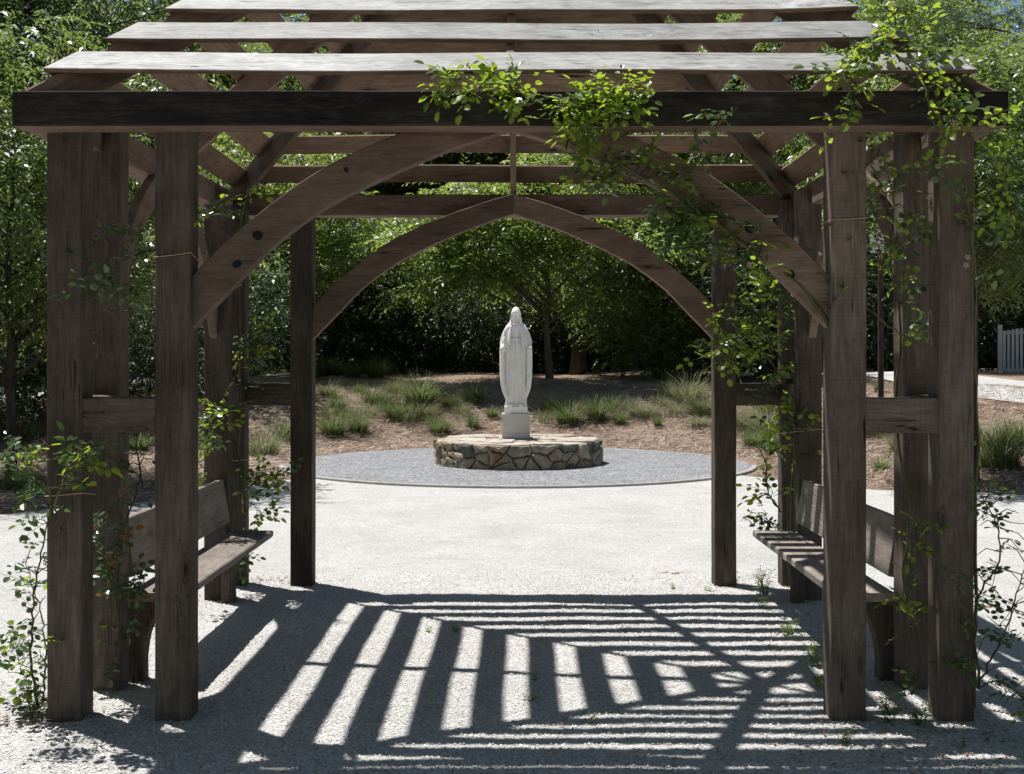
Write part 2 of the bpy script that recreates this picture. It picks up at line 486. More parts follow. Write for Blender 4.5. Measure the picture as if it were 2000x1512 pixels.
def disc_ring(name, r0, r1, z0, z1, mat, seg=128):
    """flat disc (r0=0) or raised ring with vertical sides"""
    vs, fs = [], []
    if r0 == 0:
        rings = np.linspace(0.02, r1, 14)
        for r in rings:
            for k in range(seg):
                a = 2 * math.pi * k / seg
                vs.append((r * math.cos(a), r * math.sin(a), z1))
        for i in range(len(rings) - 1):
            for k in range(seg):
                k2 = (k + 1) % seg
                fs.append((i * seg + k, (i + 1) * seg + k, (i + 1) * seg + k2, i * seg + k2))
    else:
        prof = [(r0, z0), (r0, z1 - 0.008), (r0 + 0.008, z1), (r1 - 0.008, z1), (r1, z1 - 0.008), (r1, z0)]
        for (r, z) in prof:
            for k in range(seg):
                a = 2 * math.pi * k / seg
                vs.append((r * math.cos(a), r * math.sin(a), z))
        for i in range(len(prof) - 1):
            for k in range(seg):
                k2 = (k + 1) % seg
                fs.append((i * seg + k, i * seg + k2, (i + 1) * seg + k2, (i + 1) * seg + k))
    return vs, fs
vs, fs = disc_ring('c', 0, 3.42, 0, 0.016, None)
o = mesh_obj('gravel_circle', vs, fs, M['gravel']); o.location = SC; tag(o, kind='structure')
vs, fs = disc_ring('k', 3.42, 3.50, -0.03, 0.032, None)
fs = [f for f in fs if -RAD(172) < math.atan2(sum(vs[i][1] for i in f), sum(vs[i][0] for i in f)) < -RAD(8)]
o = mesh_obj('kerb_ring', vs, fs, M['curb'], smooth=False); o.location = SC; tag(o, kind='structure')

# side path running up to the gate on the right
def ribbon(name, pts, widths, mat, lift):
    P = smooth_path([Vector((p[0], p[1], 0)) for p in pts], 48)
    n = len(P); A = []
    for i, p in enumerate(P):
        t = (P[min(i + 1, n - 1)] - P[max(i - 1, 0)]).normalized(); nrm = Vector((-t.y, t.x, 0))
        w = np.interp(i / (n - 1), np.linspace(0, 1, len(widths)), widths)
        row = []
        for s_ in np.linspace(-1, 1, 9):
            q = p + nrm * (s_ * w / 2); row.append((q.x, q.y, hz(q.x, q.y) + lift))
        A.append(row)
    o = bpy.data.objects.new(name, grid_mesh(name, np.array(A), mat)); link(o)
    return tag(o, kind='structure')
c = CAM.y
ribbon('side_path', [(5.5, 33.5 + c), (8.5, 31 + c), (10.2, 26.0 + c), (12.6, 22.6 + c), (17, 19.6 + c), (26, 18 + c)], [1.8, 2.4, 3.4, 3.6, 3.4, 3.2], M['sand'], 0.02)
ribbon('side_path', [(-3.5, 36 + c), (-8, 29 + c), (-10.5, 24.5 + c), (-14, 21.5 + c), (-22, 20 + c)], [1.8, 2.2, 2.4, 2.6, 2.6], M['sand'], 0.02)

# ------------------------------------------------------------------ pergola
def loft(name, lo, hi, z0, z1, matrix, mats, parent, ch=0.004, jit=0.0015, seed=0, side_mat=None):
    """piece lofted along stations; lo/hi are 2-D points (x along, y across), z0..z1 its thickness"""
    R = random.Random(seed)
    vs, fs = [], []
    n = len(lo)
    for i in range(n):
        L = Vector((lo[i][0], lo[i][1], 0)); H = Vector((hi[i][0], hi[i][1], 0))
        d = (H - L).normalized()
        j = lambda: R.uniform(-jit, jit)
        wob = j()
        prof = [(L + d * ch, z0), (H - d * ch, z0), (H, z0 + ch), (H, z1 - ch),
                (H - d * ch, z1), (L + d * ch, z1), (L, z1 - ch), (L, z0 + ch)]
        for p, z in prof:
            vs.append((p.x, p.y + wob + j() * 0.3, z + j() * 0.6))
    for i in range(n - 1):
        for k in range(8):
            k2 = (k + 1) % 8
            fs.append((i * 8 + k, i * 8 + k2, (i + 1) * 8 + k2, (i + 1) * 8 + k))
    fs.append(tuple(reversed(range(8)))); fs.append(tuple(range((n - 1) * 8, n * 8)))
    o = mesh_obj(name, vs, fs, mats, parent)
    o.data.update()
    if isinstance(mats, (list, tuple)) and len(mats) > 1 and side_mat:
        for i, p in enumerate(o.data.polygons):
            if i < (n - 1) * 8: p.material_index = side_mat[i % 8]
    bm = bmesh.new(); bm.from_mesh(o.data); bmesh.ops.recalc_face_normals(bm, faces=bm.faces); bm.to_mesh(o.data); bm.free()
    o.matrix_world = matrix
    return o

def frame(origin, x, y):
    x = Vector(x).normalized(); y = Vector(y); y = (y - x * y.dot(x)).normalized(); z = x.cross(y)
    m = Matrix.Identity(4)
    for i in range(3):
        m[i][0], m[i][1], m[i][2], m[i][3] = x[i], y[i], z[i], origin[i]
    return m

def bar(name, a, b, w, h, up, mats, parent, seed=0, nseg=None, jit=0.0015, side_mat=None, ch=0.005):
    """rectangular timber from a to b, w across, h along 'up'. Faces: hi side = up"""
    a = Vector(a); b = Vector(b); L = (b - a).length
    n = nseg or max(2, int(L / 0.25) + 1)
    xs_ = np.linspace(0, L, n)
    return loft(name, [(x, -h / 2) for x in xs_], [(x, h / 2) for x in xs_], -w / 2, w / 2,
                frame(a, b - a, up), mats, parent, ch, jit, seed, side_mat)

PG = empty('pergola')
tag(PG, 'weathered timber pergola with slatted pyramid roof and pointed arches', 'pergola')
ZB = 2.536                      # underside of the ring beams
ZT = 2.683                      # top of the ring beams
ox = (-2.0, -1.846); ix = (-1.533, -1.383)
LIFT = 0.032                    # the rear of the ring sits a little higher
cnt = 0
def post(xa, ya, top):
    global cnt
    cnt += 1
    bar('post', (xa, ya, -0.3), (xa, ya, top), 0.15, 0.152, (0, -1, 0), M['post'], PG, seed=cnt, nseg=14, jit=0.002, ch=0.006)
for sx in (-1, 1):
    for sy in (-1, 1):
        post(sx * 1.923, sy * 1.575, 2.66)
        post(sx * 1.458, sy * 1.575, 2.66)
        post(sx * 1.923, sy * 1.075, 2.66)
# ring beams: front and back ride outside the posts, the side ones over the side posts
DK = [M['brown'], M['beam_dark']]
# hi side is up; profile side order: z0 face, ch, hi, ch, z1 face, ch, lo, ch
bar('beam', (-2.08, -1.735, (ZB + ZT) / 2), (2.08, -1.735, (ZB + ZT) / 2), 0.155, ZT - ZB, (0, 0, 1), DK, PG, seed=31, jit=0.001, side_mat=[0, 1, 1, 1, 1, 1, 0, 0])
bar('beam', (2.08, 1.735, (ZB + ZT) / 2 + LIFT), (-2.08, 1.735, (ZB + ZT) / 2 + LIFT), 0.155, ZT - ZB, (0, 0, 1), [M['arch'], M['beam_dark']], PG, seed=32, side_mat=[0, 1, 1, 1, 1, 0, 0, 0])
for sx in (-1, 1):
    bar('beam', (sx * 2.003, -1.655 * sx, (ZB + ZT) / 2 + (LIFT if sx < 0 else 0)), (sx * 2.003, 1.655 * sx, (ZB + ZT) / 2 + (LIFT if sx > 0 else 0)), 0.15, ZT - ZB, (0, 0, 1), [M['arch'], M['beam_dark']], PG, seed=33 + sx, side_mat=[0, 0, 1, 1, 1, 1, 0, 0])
# short rails tying the paired posts together
for sx in (-1, 1):
    for sy in (-1, 1):
        bar('rail', (sx * 1.848, sy * 1.575, 1.318), (sx * 1.533, sy * 1.575, 1.318), 0.13, 0.152, (0, 0, 1), M['post'], PG, seed=40 + sx * 2 + sy, nseg=4)
        bar('rail', (sx * 1.923, sy * 1.499, 1.318), (sx * 1.923, sy * 1.151, 1.318), 0.13, 0.152, (0, 0, 1), M['post'], PG, seed=50 + sx * 2 + sy, nseg=4)

# arched braces
INT = [(-1.385, 1.695), (-1.2, 1.885), (-1.03, 2.056), (-0.775, 2.239), (-0.407, 2.415), (-0.2, 2.495), (0, 2.562)]
EXT = [(-1.385, 1.925), (-1.209, 2.103), (-0.896, 2.345), (-0.661, 2.47), (-0.463, 2.552), (-0.2, 2.645), (0, 2.702)]
def resample(pts, n):
    P = smooth_path([Vector((p[0], p[1], 0)) for p in pts], 60)
    s_ = np.concatenate([[0], np.cumsum([(P[i + 1] - P[i]).length for i in range(len(P) - 1)])])
    t = np.linspace(0, s_[-1], n)
    return [(float(np.interp(v, s_, [p.x for p in P])), float(np.interp(v, s_, [p.y for p in P]))) for v in t]
lo = resample(INT, 26); hi = resample(EXT, 26)
braces = {}
def brace(key, origin, xdir, thick, mat, sc=1.0, seed=0):
    A = [(p[0] * sc, p[1]) for p in lo]; B = [(p[0] * sc, p[1]) for p in hi]
    A[-1] = (-0.0015, A[-1][1]); B[-1] = (-0.0015, B[-1][1])
    braces[key] = loft('arch_brace', A, B, -thick / 2, thick / 2, frame(origin, xdir, (0, 0, 1)), mat, PG, 0.005, 0.001, seed)
for sy, key in ((-1, 'front'), (1, 'back')):
    yy = -1.56 if sy < 0 else 1.56
    brace(key + 'L', (0, yy, 0), (1, 0, 0), 0.075, M['arch'], 1.0, 60 + sy)
    brace(key + 'R', (0, yy, 0), (-1, 0, 0), 0.075, M['arch'], 1.0, 63 + sy)
for sx in (-1, 1):
    brace('side%d' % sx, (sx * 1.935, 0, 0), (0, 1, 0), 0.05, M['arch'], 1.0 / 1.385, 66 + sx)
    brace('sideb%d' % sx, (sx * 1.935, 0, 0), (0, -1, 0), 0.05, M['arch'], 1.0 / 1.385, 69 + sx)
# dark knots, thin discs on the front brace faces
def disc(name, c_, r, axis, mat, parent, depth=0.004, seg=20):
    vs, fs = tube([Vector(c_), Vector(c_) + Vector(axis) * depth], [r, r * 0.9], seg)
    Rk = random.Random(int(r * 1e5) + int(c_[0] * 100))
    ph_ = Rk.uniform(0, 6); jt = [1 + 0.10 * math.sin(2 * math.pi * q / seg * 2 + ph_) + 0.05 * math.sin(2 * math.pi * q / seg * 3 + ph_ * 2) for q in range(seg)]
    vs = [Vector(c_) + (v - Vector(c_)) * jt[i % seg] if True else v for i, v in enumerate(vs)]
    vs = [Vector((v.x, Vector(c_).y + (0 if i < seg else axis[1] * depth), v.z)) for i, v in enumerate(vs)]
    o = mesh_obj(name, vs, fs, mat)
    o.parent = parent; o.matrix_parent_inverse = parent.matrix_world.inverted()
    return o
bpy.context.view_layer.update()
for key, pts in (('frontL', [(-1.10, 2.10), (-1.19, 1.975), (-0.715, 2.385)]), ('frontR', [(1.04, 2.13), (1.22, 1.93), (0.72, 2.37)])):
    for i, (x, z) in enumerate(pts):
        disc('knot_disc', (x, -1.5975 - 0.0008, z), (0.022, 0.019, 0.011)[i], (0, -1, 0), M['near_black'], braces[key], 0.0015)

# roof: pyramid 4.16 x 3.62, rise 1.81
HX, HY, RISE = 2.08, 1.812, 1.81
APEX = Vector((0, 0, ZT + RISE))
def rafter(name, a, b, seed, depth=0.15, w=0.04):
    a = Vector(a); b = Vector(b)
    d = (b - a).normalized(); up = Vector((0, 0, 1)); up = (up - d * up.dot(d)).normalized()
    off = up * (-depth / 2 - 0.016)
    return bar(name, a + off, b + off, w, depth, up, M['arch'], PG, seed=seed)
for i, (sx, sy) in enumerate(((-1, -1), (1, -1), (1, 1), (-1, 1))):
    rafter('hip_rafter', (sx * HX * 0.985, sy * HY * 0.985, ZT + 0.02 + (LIFT if sy > 0 else 0)), APEX + Vector((sx * 0.03, sy * 0.03, -0.02)), 80 + i, 0.15, 0.042)
rafter('rafter', (0, -HY * 0.97, ZT + 0.03 * RISE), APEX + Vector((0, -0.05, -0.05)), 85)
rafter('rafter', (0, HY * 0.97, ZT + LIFT + 0.03 * RISE), APEX + Vector((0, 0.05, -0.05)), 86)
rafter('rafter', (-HX * 0.97, 0, ZT + 0.03 * RISE), APEX + Vector((-0.05, 0, -0.05)), 87)
rafter('rafter', (HX * 0.97, 0, ZT + 0.03 * RISE), APEX + Vector((0.05, 0, -0.05)), 88)
vs, fs = join([tube([(0, 0, APEX.z - 0.22), (0, 0, APEX.z + 0.0), (0, 0, APEX.z + 0.03)], [0.05, 0.05, 0.02], 8)])
mesh_obj('ridge_block', vs, fs, M['arch'], PG)
BT = 0.022
U = [0.094 + 0.179 * i for i in range(9)]
def slat(side, u, seed):
    R = random.Random(seed)
    f0 = u / RISE; f1 = (u + 0.1) / RISE
    if side in ('front', 'back'):
        half0 = HX * (1 - f0) + 0.012; half1 = HX * (1 - f1) + 0.012; run = HY
    else:
        half0 = HY * (1 - f0) + 0.012; half1 = HY * (1 - f1) + 0.012; run = HX
    xd = {'front': (1, 0, 0), 'back': (-1, 0, 0), 'left': (0, -1, 0), 'right': (0, 1, 0)}[side]
    inw = {'front': (0, 1, 0), 'back': (0, -1, 0), 'left': (1, 0, 0), 'right': (-1, 0, 0)}[side]
    inw = Vector(inw)
    base = -inw * (run * (1 - f0)) + Vector((0, 0, ZT + u + (LIFT * (1 - f0) if side == 'back' else 0)))
    up = inw * run + Vector((0, 0, RISE))
    wid = (up * (0.1 / RISE)).length
    n = max(3, int(half0 * 2 / 0.16))
    ph = R.uniform(0, 6); wv = R.uniform(0.002, 0.005)
    A = [(-half0 + 2 * half0 * i / (n - 1), wv * math.sin(ph + i * 0.5)) for i in range(n)]
    B = [(-half1 + 2 * half1 * i / (n - 1), wid + wv * math.sin(ph + i * 0.5)) for i in range(n)]
    o = loft('roof_slat', A, B, -BT * 0.5 + 0.006, BT * 0.5 + 0.006, frame(base, xd, up), [M['brown'], M['grey']], PG, 0.003, 0.001, seed,
             side_mat=[0, 0, 0, 1, 1, 1, 0, 0])
    # gentle warp of the board
    amp = R.uniform(-0.010, 0.010)
    if side == 'front' and seed % 100 == 2: amp = 0.02
    for v in o.data.vertices:
        t = v.co.x / max(half0, 0.1)
        v.co.z += amp * (t * t - 0.4) * (1 if seed % 100 != 2 else max(0, t) * 1.6) + 0.003 * math.sin(5 * t + ph)
    o.data.update()
    return o
for k, side in enumerate(('front', 'back', 'left', 'right')):
    for i, u in enumerate(U):
        slat(side, u, 100 * (k + 1) + i)
# twine tied round posts
def twine_loop(x0, x1, y0, y1, z, dz, tail=None):
    e_ = 0.004
    pts = [(x0 - e_, y0 - e_, z), ((x0 + x1) / 2, y0 - e_, z + dz * 0.4), (x1 + e_, y0 - e_, z + dz), (x1 + e_, y1 + e_, z - dz * 0.6), (x0 - e_, y1 + e_, z), (x0 - e_, y0 - e_, z)]
    parts = [tube(pts, [0.0022] * len(pts), 5)]
    if tail: parts.append(tube([pts[2]] + [Vector(p) for p in tail], [0.002] * (len(tail) + 1), 5))
    v_, f_ = join(parts)
    mesh_obj('twine', v_, f_, M['twine'], PG)
twine_loop(-1.534, -1.381, -1.652, -1.498, 2.0, 0.02)
twine_loop(-2.0, -1.846, -1.652, -1.498, 0.97, 0.015)
twine_loop(1.382, 1.534, -1.652, -1.498, 2.16, 0.01)
twine_loop(1.847, 2.0, 0.998, 1.152, 1.11, 0.0, tail=[(1.70, 0.99, 1.08), (1.60, 0.985, 1.12)])
twine_loop(-2.0, -1.846, 1.498, 1.652, 0.86, 0.01)

# ------------------------------------------------------------------ benches under the pergola
def bench(sx, label):
    B = empty('bench', (sx * 1.70, 0, 0)); tag(B, label, 'bench', 'benches inside the pergola')
    Wt = lambda x, y, z: (sx * x, y, z)
    def child(o):
        m = o.matrix_world.copy(); o.parent = B; o.matrix_parent_inverse = Matrix.Translation(-Vector(B.location)); return o
    # seat plank
    child(bar('seat', Wt(1.70, -1.08, 0.425), Wt(1.70, 1.06, 0.425), 0.275, 0.042, (0, 0, 1), M['bench'], None, seed=200 + sx, ch=0.006))
    # tilted backrest plank
    up = Vector((sx * 0.045, 0, 0.28)).normalized()
    child(bar('backrest', Wt(1.868, -0.985, 0.645), Wt(1.868, 0.985, 0.645), 0.04, 0.285, up, M['bench'], None, seed=210 + sx, ch=0.006))
    # bracket legs with a concave front edge
    for yc in (-0.94, 0.94):
        zz = np.linspace(-0.08, 0.402, 14)
        front = []
        for z in zz:
            t = max(0.0, z) / 0.40
            front.append(1.785 - 0.10 * (max(0, t - 0.2) / 0.8) ** 2.0)
        A = [(z, -fx) for z, fx in zip(zz, front)]
        Bq = [(z, -1.862) for z in zz]
        m = frame((0, yc, 0), (0, 0, 1), (-sx, 0, 0))
        child(loft('leg', Bq, A, -0.045, 0.045, m, M['post'], None, 0.005, 0.001, 220))
    return B
bench(-1, 'sunlit plank bench beside the left posts of the pergola')
bench(1, 'plank bench striped by roof shadows beside the right posts of the pergola')

# ------------------------------------------------------------------ stone platform
def clip(poly, a, b):
    """keep the part of poly nearer to a than to b (2-D)"""
    mx, my = (a[0] + b[0]) / 2, (a[1] + b[1]) / 2; nx, ny = b[0] - a[0], b[1] - a[1]
    f = lambda p: (p[0] - mx) * nx + (p[1] - my) * ny
    out = []
    for i in range(len(poly)):
        p, q = poly[i], poly[(i + 1) % len(poly)]
        fp, fq = f(p), f(q)
        if fp <= 0: out.append(p)
        if (fp < 0 < fq) or (fq < 0 < fp):
            t = fp / (fp - fq); out.append((p[0] + (q[0] - p[0]) * t, p[1] + (q[1] - p[1]) * t))
    return out
def inset(poly, d):
    cx = sum(p[0] for p in poly) / len(poly); cy = sum(p[1] for p in poly) / len(poly)
    out = []
    for p in poly:
        l = math.hypot(p[0] - cx, p[1] - cy); k = max(0.25, 1 - d / max(l, 1e-4))
        out.append((cx + (p[0] - cx) * k, cy + (p[1] - cy) * k))
    return out
def densify(poly, step, R, jit):
    out = []
    for i in range(len(poly)):
        p, q = poly[i], poly[(i + 1) % len(poly)]
        L = math.hypot(q[0] - p[0], q[1] - p[1]); n = max(1, int(round(L / step)))
        for k in range(n):
            t = k / n
            out.append((p[0] + (q[0] - p[0]) * t + R.uniform(-jit, jit), p[1] + (q[1] - p[1]) * t + R.uniform(-jit, jit)))
    return out
def stone(poly, R, mapf, prof, mat, parent, step=0.07, jit=0.004):
    """poly -> solid stone: rings given by prof [(inset, height)], last ring capped; mapf(u,v,h)->xyz"""
    poly = densify(poly, step, R, jit)
    n = len(poly); vs, fs = [], []
    for ins, h in prof:
        for p in inset(poly, ins): vs.append(mapf(p[0], p[1], h + R.uniform(-1, 1) * (0.006 if h > 0 else 0)))
    for r in range(len(prof) - 1):
        for k in range(n):
            fs.append((r * n + k, r * n + (k + 1) % n, (r + 1) * n + (k + 1) % n, (r + 1) * n + k))
    cx = sum(p[0] for p in poly) / n; cy = sum(p[1] for p in poly) / n
    vs.append(mapf(cx, cy, prof[-1][1] + R.uniform(0, 0.012))); top = len(vs) - 1; r = (len(prof) - 1) * n
    for k in range(n): fs.append((r + k, r + (k + 1) % n, top))
    return mesh_obj('stone', vs, fs, mat, parent, smooth=False)

PR, PH = 1.215, 0.36
PL = empty('stone_platform', SC)
tag(PL, 'low round dry-laid stone platform in the middle of the grey gravel circle', 'platform')
R = random.Random(11)
L = 2 * math.pi * PR
# wall stones: jittered seeds on the unrolled cylinder
seeds = []
for row, (v, n) in enumerate(((0.06, 33), (0.17, 38), (0.29, 30))):
    for k in range(n):
        if R.random() < 0.12: continue
        seeds.append((((k + 0.5 * (row % 2) + R.uniform(-0.38, 0.38)) / n * L) % L, v + R.uniform(-0.05, 0.05)))
for i, s_ in enumerate(seeds):
    poly = [(s_[0] - 0.42, -0.05), (s_[0] + 0.42, -0.05), (s_[0] + 0.42, PH), (s_[0] - 0.42, PH)]
    for t in seeds:
        for off in (-L, 0, L):
            q = (t[0] + off, t[1])
            if q == s_ or abs(q[0] - s_[0]) > 0.9: continue
            # stretch so that stones come out wider than tall
            poly = clip([(p[0] / 1.5, p[1]) for p in poly], (s_[0] / 1.5, s_[1]), (q[0] / 1.5, q[1]))
            poly = [(p[0] * 1.5, p[1]) for p in poly]
            if len(poly) < 3: break
        if len(poly) < 3: break
    if len(poly) < 3: continue
    proud = R.uniform(-0.03, 0.045)
    def mp(u, v, h, proud=proud):
        a = u / PR - math.pi; r = PR + h + (proud if h > -0.05 else 0)
        return (r * math.sin(a), -r * math.cos(a), max(v, -0.05))
    big = R.random()
    mat = STONES[0] if big < 0.42 else STONES[1] if big < 0.66 else STONES[2] if big < 0.9 else STONES[3]
    stone(poly, R, mp, [(0.002, -0.14), (0.004, -0.045), (0.008, -0.016), (0.018, 0.006), (0.042, 0.012)], mat, PL, 0.06, 0.009)
# capping flags
seeds = []
for k in range(15): 
    a = 2 * math.pi * (k + R.uniform(-0.25, 0.25)) / 15; seeds.append((1.05 * math.cos(a), 1.05 * math.sin(a)))
for k in range(10):
    a = 2 * math.pi * (k + R.uniform(-0.3, 0.3)) / 10; seeds.append((0.68 * math.cos(a), 0.68 * math.sin(a)))
for k in range(5):
    a = 2 * math.pi * (k + R.uniform(-0.3, 0.3)) / 5; seeds.append((0.28 * math.cos(a), 0.28 * math.sin(a)))
circ = [(1.225 * math.cos(2 * math.pi * k / 40), 1.225 * math.sin(2 * math.pi * k / 40)) for k in range(40)]
for s_ in seeds:
    rv = R.uniform(0.955, 0.995); poly = [(p[0] * rv, p[1] * rv) for p in circ]
    for t in seeds:
        if t != s_: poly = clip(poly, s_, t)
    lift = R.uniform(-0.014, 0.016); tx, ty = R.uniform(-0.02, 0.02), R.uniform(-0.02, 0.02)
    def mp(u, v, h, s_=s_, lift=lift, tx=tx, ty=ty):
        return (u, v, PH + h + lift + (u - s_[0]) * tx + (v - s_[1]) * ty)
    q = R.random()
    stone(poly, R, mp, [(0.004, -0.05), (0.006, 0.004), (0.022, 0.014)], TOPSTONES[0] if q < 0.4 else TOPSTONES[1] if q < 0.88 else TOPSTONES[2], PL, 0.11, 0.007)
vs, fs = tube([(0, 0, -0.05), (0, 0, PH - 0.012)], [PR - 0.035, PR - 0.035], 64)
mesh_obj('mortar_core', vs, fs, M['mortar'], PL)

# ------------------------------------------------------------------ plinth and statue
PLZ = PH + 0.022
def block(name, x0, x1, y0, y1, z0, z1, mat, parent, b=0.008):
    bm = bmesh.new(); bmesh.ops.create_cube(bm, size=1)
    for v in bm.verts: v.co = Vector(((x0 + x1) / 2 + v.co.x * (x1 - x0), (y0 + y1) / 2 + v.co.y * (y1 - y0), (z0 + z1) / 2 + v.co.z * (z1 - z0)))
    bmesh.ops.bevel(bm, geom=bm.edges[:], offset=b, segments=2, affect='EDGES', profile=0.6)
    me = bpy.data.meshes.new(name); bm.to_mesh(me); bm.free(); me.materials.append(mat)
    return link(bpy.data.objects.new(name, me), parent)
SX = 0.0
PT = empty('statue_plinth', (SX, SC.y, PLZ)); tag(PT, 'square grey stone plinth on the round stone platform', 'plinth')
block('plinth_block', -0.207, 0.207, -0.207, 0.207, 0.012, 0.375, M['plinth'], PT, 0.006)
block('mortar_bed', -0.255, 0.255, -0.245, 0.245, -0.02, 0.0115, M['curb'], PT, 0.004)
ST = empty('statue', (SX, SC.y, PLZ + 0.375)); tag(ST, 'white stone statue of a veiled robed woman with open lowered hands', 'statue')
block('statue_base', -0.172, 0.172, -0.165, 0.165, 0.001, 0.108, M['marble'], ST, 0.012)

def ringstack(zs_, fr, nseg=72):
    vs, fs = [], []
    for z in zs_:
        for k in range(nseg):
            th = 2 * math.pi * k / nseg; vs.append(Vector(fr(th, z)))
    n = len(zs_)
    for i in range(n - 1):
        for k in range(nseg):
            fs.append((i * nseg + k, i * nseg + (k + 1) % nseg, (i + 1) * nseg + (k + 1) % nseg, (i + 1) * nseg + k))
    fs.append(tuple(reversed(range(nseg)))); fs.append(tuple(range((n - 1) * nseg, n * nseg)))
    return vs, fs
def shell(cols, zrange, outer, thick, nz=46):
    """closed shell: cols = list of theta; zrange(theta)->(z0,z1); outer(theta,z)->xyz; pushed in by thick"""
    vs, fs = [], []; nc = len(cols)
    for layer in (0, 1):
        for th in cols:
            z0, z1 = zrange(th)
            for j in range(nz):
                z = z0 + (z1 - z0) * j / (nz - 1)
                p = Vector(outer(th, z))
                if layer: 
                    q = Vector((p.x, p.y - 0.01, 0)); l = q.length
                    p = Vector((p.x * max(0.1, 1 - thick / max(l, 0.02)), p.y * max(0.1, 1 - thick / max(l, 0.02)), p.z))
                vs.append(p)
    idx = lambda l, c_, j: l * nc * nz + c_ * nz + j
    for c_ in range(nc - 1):
        for j in range(nz - 1):
            fs.append((idx(0, c_, j), idx(0, c_ + 1, j), idx(0, c_ + 1, j + 1), idx(0, c_, j + 1)))
            fs.append((idx(1, c_, j + 1), idx(1, c_ + 1, j + 1), idx(1, c_ + 1, j), idx(1, c_, j)))
        fs.append((idx(0, c_, 0), idx(1, c_, 0), idx(1, c_ + 1, 0), idx(0, c_ + 1, 0)))
        fs.append((idx(0, c_ + 1, nz - 1), idx(1, c_ + 1, nz - 1), idx(1, c_, nz - 1), idx(0, c_, nz - 1)))
    for j in range(nz - 1):
        fs.append((idx(0, 0, j), idx(0, 0, j + 1), idx(1, 0, j + 1), idx(1, 0, j)))
        fs.append((idx(0, nc - 1, j + 1), idx(0, nc - 1, j), idx(1, nc - 1, j), idx(1, nc - 1, j + 1)))
    return vs, fs
def ellipsoid(c_, r, rot=None, nu=20, nv=14):
    vs, fs = [], []
    for i in range(1, nv):
        ph = math.pi * i / nv
        for k in range(nu):
            th = 2 * math.pi * k / nu
            p = Vector((r[0] * math.sin(ph) * math.cos(th), r[1] * math.sin(ph) * math.sin(th), r[2] * math.cos(ph)))
            if rot is not None: p = rot @ p
            vs.append(Vector(c_) + p)
    for i in range(nv - 2):
        for k in range(nu):
            fs.append((i * nu + k, (i + 1) * nu + k, (i + 1) * nu + (k + 1) % nu, i * nu + (k + 1) % nu))
    fs.append(tuple(range(nu))); fs.append(tuple(reversed(range((nv - 2) * nu, (nv - 1) * nu))))
    return vs, fs
S_ = []
gz = [0, .06, .15, .3, .5, .75, .9, 1.0, 1.06, 1.14, 1.2]; gw = [.158, .156, .15, .145, .14, .128, .118, .108, .112, .13, .12]
def gown(th, z):
    a = np.interp(z, gz, gw); b = a * 0.80
    amp = np.interp(z, [0, .5, .95, 1.02, 1.2], [0.017, 0.014, 0.008, 0.003, 0.002])
    f = amp * (1.0 - 1.9 * abs(math.sin(5.5 * th + 0.5 * math.sin(z * 3.0))) ** 0.6 + 0.7 * math.cos(17 * th + 1.2 + 2.2 * (1 - z) * (1 if th < math.pi else -0.4)) + 0.5 * math.cos(5 * th + 0.8))
    # drapery falling across the shins from the statue's left knee
    x, y = math.sin(th), -math.cos(th)
    d = 0.014 * math.exp(-((z - (0.27 + 0.28 * x)) / 0.035) ** 2) * (1 if (x > -0.1 and y < 0) else 0)
    knee = 0.024 * math.exp(-((x - 0.38) / 0.25) ** 2 - ((z - 0.46) / 0.2) ** 2) * (1 if y < 0 else 0)
    r = 1 + (f + d + knee) / a
    return (a * r * x, b * r * y, z)
S_.append(ringstack(np.linspace(0.0, 1.2, 110), gown, 120))
# body filling the recess between gown and mantle
S_.append(ringstack(np.linspace(0.14, 1.1, 20), lambda th, z: (np.interp(z, [.14, .4, .9, 1.1], [.13, .2, .205, .15]) * math.sin(th), 0.01 - 0.085 * math.cos(th), z), 60))
# girdle
S_.append(ringstack([0.985, 0.99, 1.0, 1.012, 1.018], lambda th, z: (0.115 * math.sin(th) * 1.02, -0.094 * math.cos(th) * 1.03, z), 60))
mz = [.10, .16, .22, .32, .45, .6, .8, .95, 1.05, 1.13, 1.19, 1.23]; mw = [.15, .172, .2, .222, .234, .239, .241, .230, .205, .175, .145, .11]
def mantle(th, z):
    a = np.interp(z, mz, mw); b = np.interp(z, [.1, .3, .8, 1.1, 1.23], [.15, .175, .185, .15, .10])
    f = 0.007 * math.cos(15 * th + 2.0 * z) + 0.004 * math.cos(26 * th)
    x, y = math.sin(th), -math.cos(th)
    # front hems fall forward of the gown and ripple
    fl = max(0.0, (1.15 - th) / 0.35) if th < math.pi else max(0.0, (th - (2 * math.pi - 1.15)) / 0.35)
    ripple = 0.012 * math.sin(z * 34 + (0 if th < math.pi else 1.4)) * min(1, fl)
    return ((a + f + ripple) * x * (1 + 0.12 * min(1, fl)), (b + f + ripple) * y, z)
cols = list(np.linspace(0.92, 2 * math.pi - 0.92, 110))
S_.append(shell(cols, lambda th: (0.10 + 0.10 * max(0, 1 - abs(th - math.pi) / 2.3) * 0 + (0.06 if abs(th - math.pi) > 1.9 else 0.0) + 0.02 * math.sin(th * 14), 1.23), mantle, 0.045, 90))
